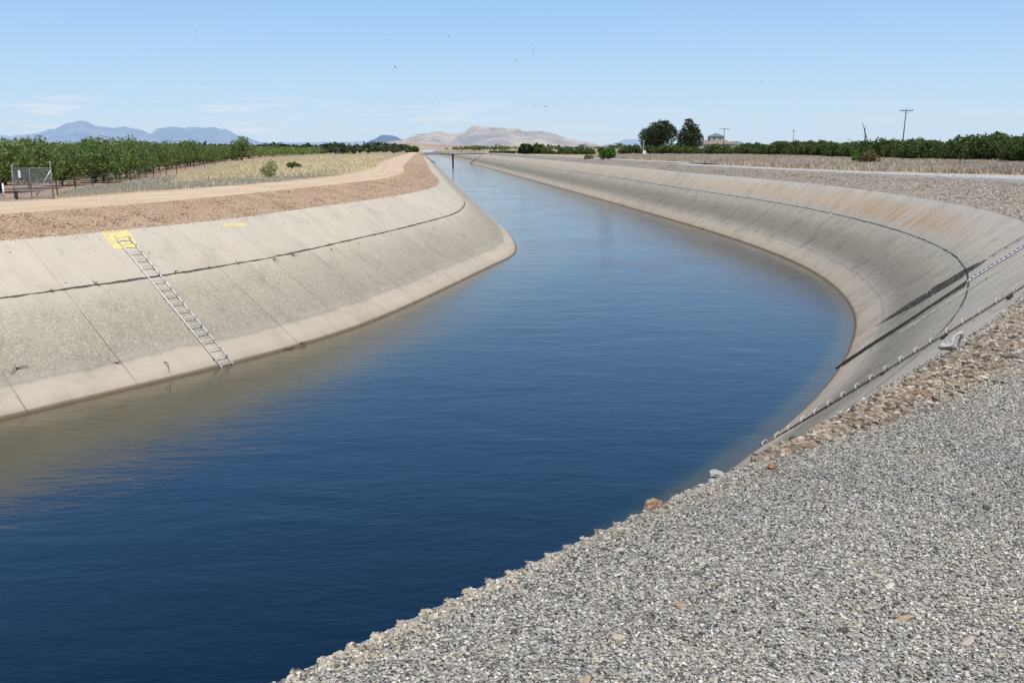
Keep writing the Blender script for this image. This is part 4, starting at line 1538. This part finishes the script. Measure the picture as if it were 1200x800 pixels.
def hip(mb, cx, cy, w, d, z0, z1, over=.5, ridge_f=.45):
    x0, x1, y0, y1 = cx - w / 2 - over, cx + w / 2 + over, cy - d / 2 - over, cy + d / 2 + over
    rw = w * ridge_f / 2
    mb.add([(x0, y0, z0), (x1, y0, z0), (x1, y1, z0), (x0, y1, z0), (cx - rw, cy, z1), (cx + rw, cy, z1)], [(0, 1, 5, 4), (1, 2, 5), (2, 3, 4, 5), (3, 0, 4), (0, 3, 2, 1)])
    return mb


mb = MB(); mb.box((-1.5, 0, 1.0), (15.5, 9, 3.6)); wl = mb.build('wall', M['tan'], h)
mb = MB(); mb.box((7.6, 1.0, .8), (6.0, 7, 3.2)); mb.build('garage_wall', M['tan'], h)
mb = MB(); mb.box((-1.2, .5, 4.6), (6.2, 5.4, 2.9)); mb.build('upper_wall', M['tan'], h)
mb = hip(MB(), -1.5, 0, 15.5, 9, 2.81, 4.9); mb.build('roof', M['tile'], h)
mb = hip(MB(), 7.6, 1.0, 6.0, 7, 2.42, 4.0); mb.build('garage_roof', M['slate'], h)
mb = hip(MB(), -1.2, .5, 6.2, 5.4, 6.06, 7.5, .4, .15); mb.build('upper_roof', M['slate'], h)
mb = MB(); mb.box((-8.0, 1.0, 5.0), (.7, .7, 1.6)); mb.build('chimney', M['tan'], h)
for x in (-2.6, .2):
    mb = MB(); mb.box((x, -2.23, 5.3), (1.2, .06, 1.1)); fr = mb.build('window', M['white'], h)
    mb = MB(); mb.box((x, -2.28, 5.3), (1.0, .05, .9)); mb.build('pane', M['glass'], fr)
for x in (-7.0, -4.0, 1.5):
    mb = MB(); mb.box((x, -4.53, 1.6), (1.5, .06, 1.2)); fr = mb.build('window', M['white'], h)
    mb = MB(); mb.box((x, -4.58, 1.6), (1.3, .05, 1.0)); mb.build('pane', M['glass'], fr)
mb = MB(); mb.box((-1.2, -4.54, 1.1), (1.1, .08, 2.1)); dr_ = mb.build('door', M['wood'], h)
mb = MB(); mb.box((-.8, -4.62, 1.1), (.08, .06, .12)); mb.build('handle', M['steel'], dr_)
mb = MB(); mb.box((7.6, -2.54, 1.05), (4.2, .06, 2.0)); mb.build('garage_door', M['white'], h)

# ------------------------------------------------------------------ footbridge across the far canal
Yb = 450
xl, xr = fx(Yb) - 6.2, fx(Yb) + 17 + 6.2
L = xr - xl
cx_ = (xl + xr) / 2
g = empty('footbridge', (cx_, Yb, ZL + .2))
g.rotation_euler.z = .0
tag(g, 'narrow dark footbridge on one central pier crossing the far end of the canal', 'bridge')
mb = MB(); mb.box((0, 0, 0), (L, 1.6, .35)); mb.build('deck', M['dark'], g)
mb = MB(); mb.tube([(0, 0, -.1), (0, 0, -8)], .42, 12); mb.box((0, 0, -.35), (1.3, 1.9, .35)); mb.build('pier', M['dark'], g, True)
for sy in (-.75, .75):
    mb = MB()
    for z in (.6, 1.05): mb.tube([(-L / 2, sy, z + .1), (L / 2, sy, z + .1)], .04, 5)
    n_ = 14
    for k in range(n_ + 1): mb.tube([(-L / 2 + L * k / n_, sy, .15), (-L / 2 + L * k / n_, sy, 1.15)], .035, 5)
    mb.build('railing', M['wood'], g)
for sx_ in (-1, 1):
    mb = MB(); mb.tube([(sx_ * (L / 2 - .3), 0, -.15), (sx_ * 8.4, 0, -4.2)], .24, 8); mb.build('raking_leg', M['dark'], g, True)
    mb = MB(); mb.box((sx_ * (L / 2), 0, -.25), (1.6, 2.6, .9)); mb.build('abutment', M['bed'], g)

# ------------------------------------------------------------------ birds
M['bird'] = simple('dark feathers', (.03, .03, .035), .3, 8, .8)


def bird(px, py, Y, span, bank, yaw, flap, lab):
    q = far(px, py, Y)
    g = bpy.data.objects.new('bird', None)
    s = span / 2
    mb = MB()
    mb.tube([(0, -.42 * s, 0), (0, -.25 * s, .01 * s), (0, 0, 0), (0, .25 * s, .02 * s), (0, .38 * s, .03 * s), (0, .48 * s, .01 * s)], [.02 * s, .07 * s, .11 * s, .09 * s, .06 * s, .01 * s], 8)
    mb.add([(-.04 * s, -.35 * s, 0), (.04 * s, -.35 * s, 0), (.13 * s, -.62 * s, .0), (0, -.55 * s, 0), (-.13 * s, -.62 * s, 0)], [(0, 1, 2, 3, 4)])
    for sg in (-1, 1):
        mb.add([(0, .20 * s, .03 * s), (sg * .45 * s, .26 * s, flap * .45 * s), (sg * s, -.02 * s, flap * .8 * s), (sg * .5 * s, -.02 * s, flap * .42 * s), (0, -.14 * s, .03 * s)], [(0, 1, 3, 4), (1, 2, 3)] if sg > 0 else [(4, 3, 1, 0), (3, 2, 1)])
    o = mb.build('bird', M['bird'], None, origin=(0, 0, 0))
    o.location = q
    o.rotation_euler = (bank, .3 * bank, yaw)
    tag(o, lab, 'bird', 'swallows flying over the canal')


for i, (x, y, Y, sp) in enumerate(((463, 79, 70, .42), (454, 42, 95, .34), (526, 43, 90, .34), (577, 28, 90, .30), (605, 71, 85, .34), (622, 51, 95, .30), (625, 59, 95, .28), (655, 74, 90, .34), (626, 124, 80, .36), (640, 125, 80, .40), (893, 96, 90, .34), (1021, 39, 95, .30), (538, 79, 120, .30), (507, 121, 120, .28), (230, 38, 110, .28), (965, 31, 100, .28))):
    rnd = random.Random(900 + i)
    bird(x, y, Y, sp, rnd.uniform(-.9, .9), rnd.uniform(0, 6.28), rnd.uniform(-.3, .6), 'small dark swallow flying above the canal')

# weeds along the edges of the roads and banks
grass('dry_weeds', [(p.x, p.y) for p in cLN if 26 < p.y < 120][::6], [(p.x + .5, p.y) for p in cLN if 26 < p.y < 120][::6], 420, .10, M['grass_l'], 'low dry weeds along the near edge of the left dirt road', 81, ZR - .04, .1, 6)
grass('dry_weeds', [(p.x, p.y) for p in cLT if 20 < p.y < 90][::6], [(p.x, p.y) for p in cLN if 25 < p.y < 84][::6], 150, .12, M['grass_g'], 'sparse dead weeds on the left rubble embankment', 82, ZL + .25, .1, 9)
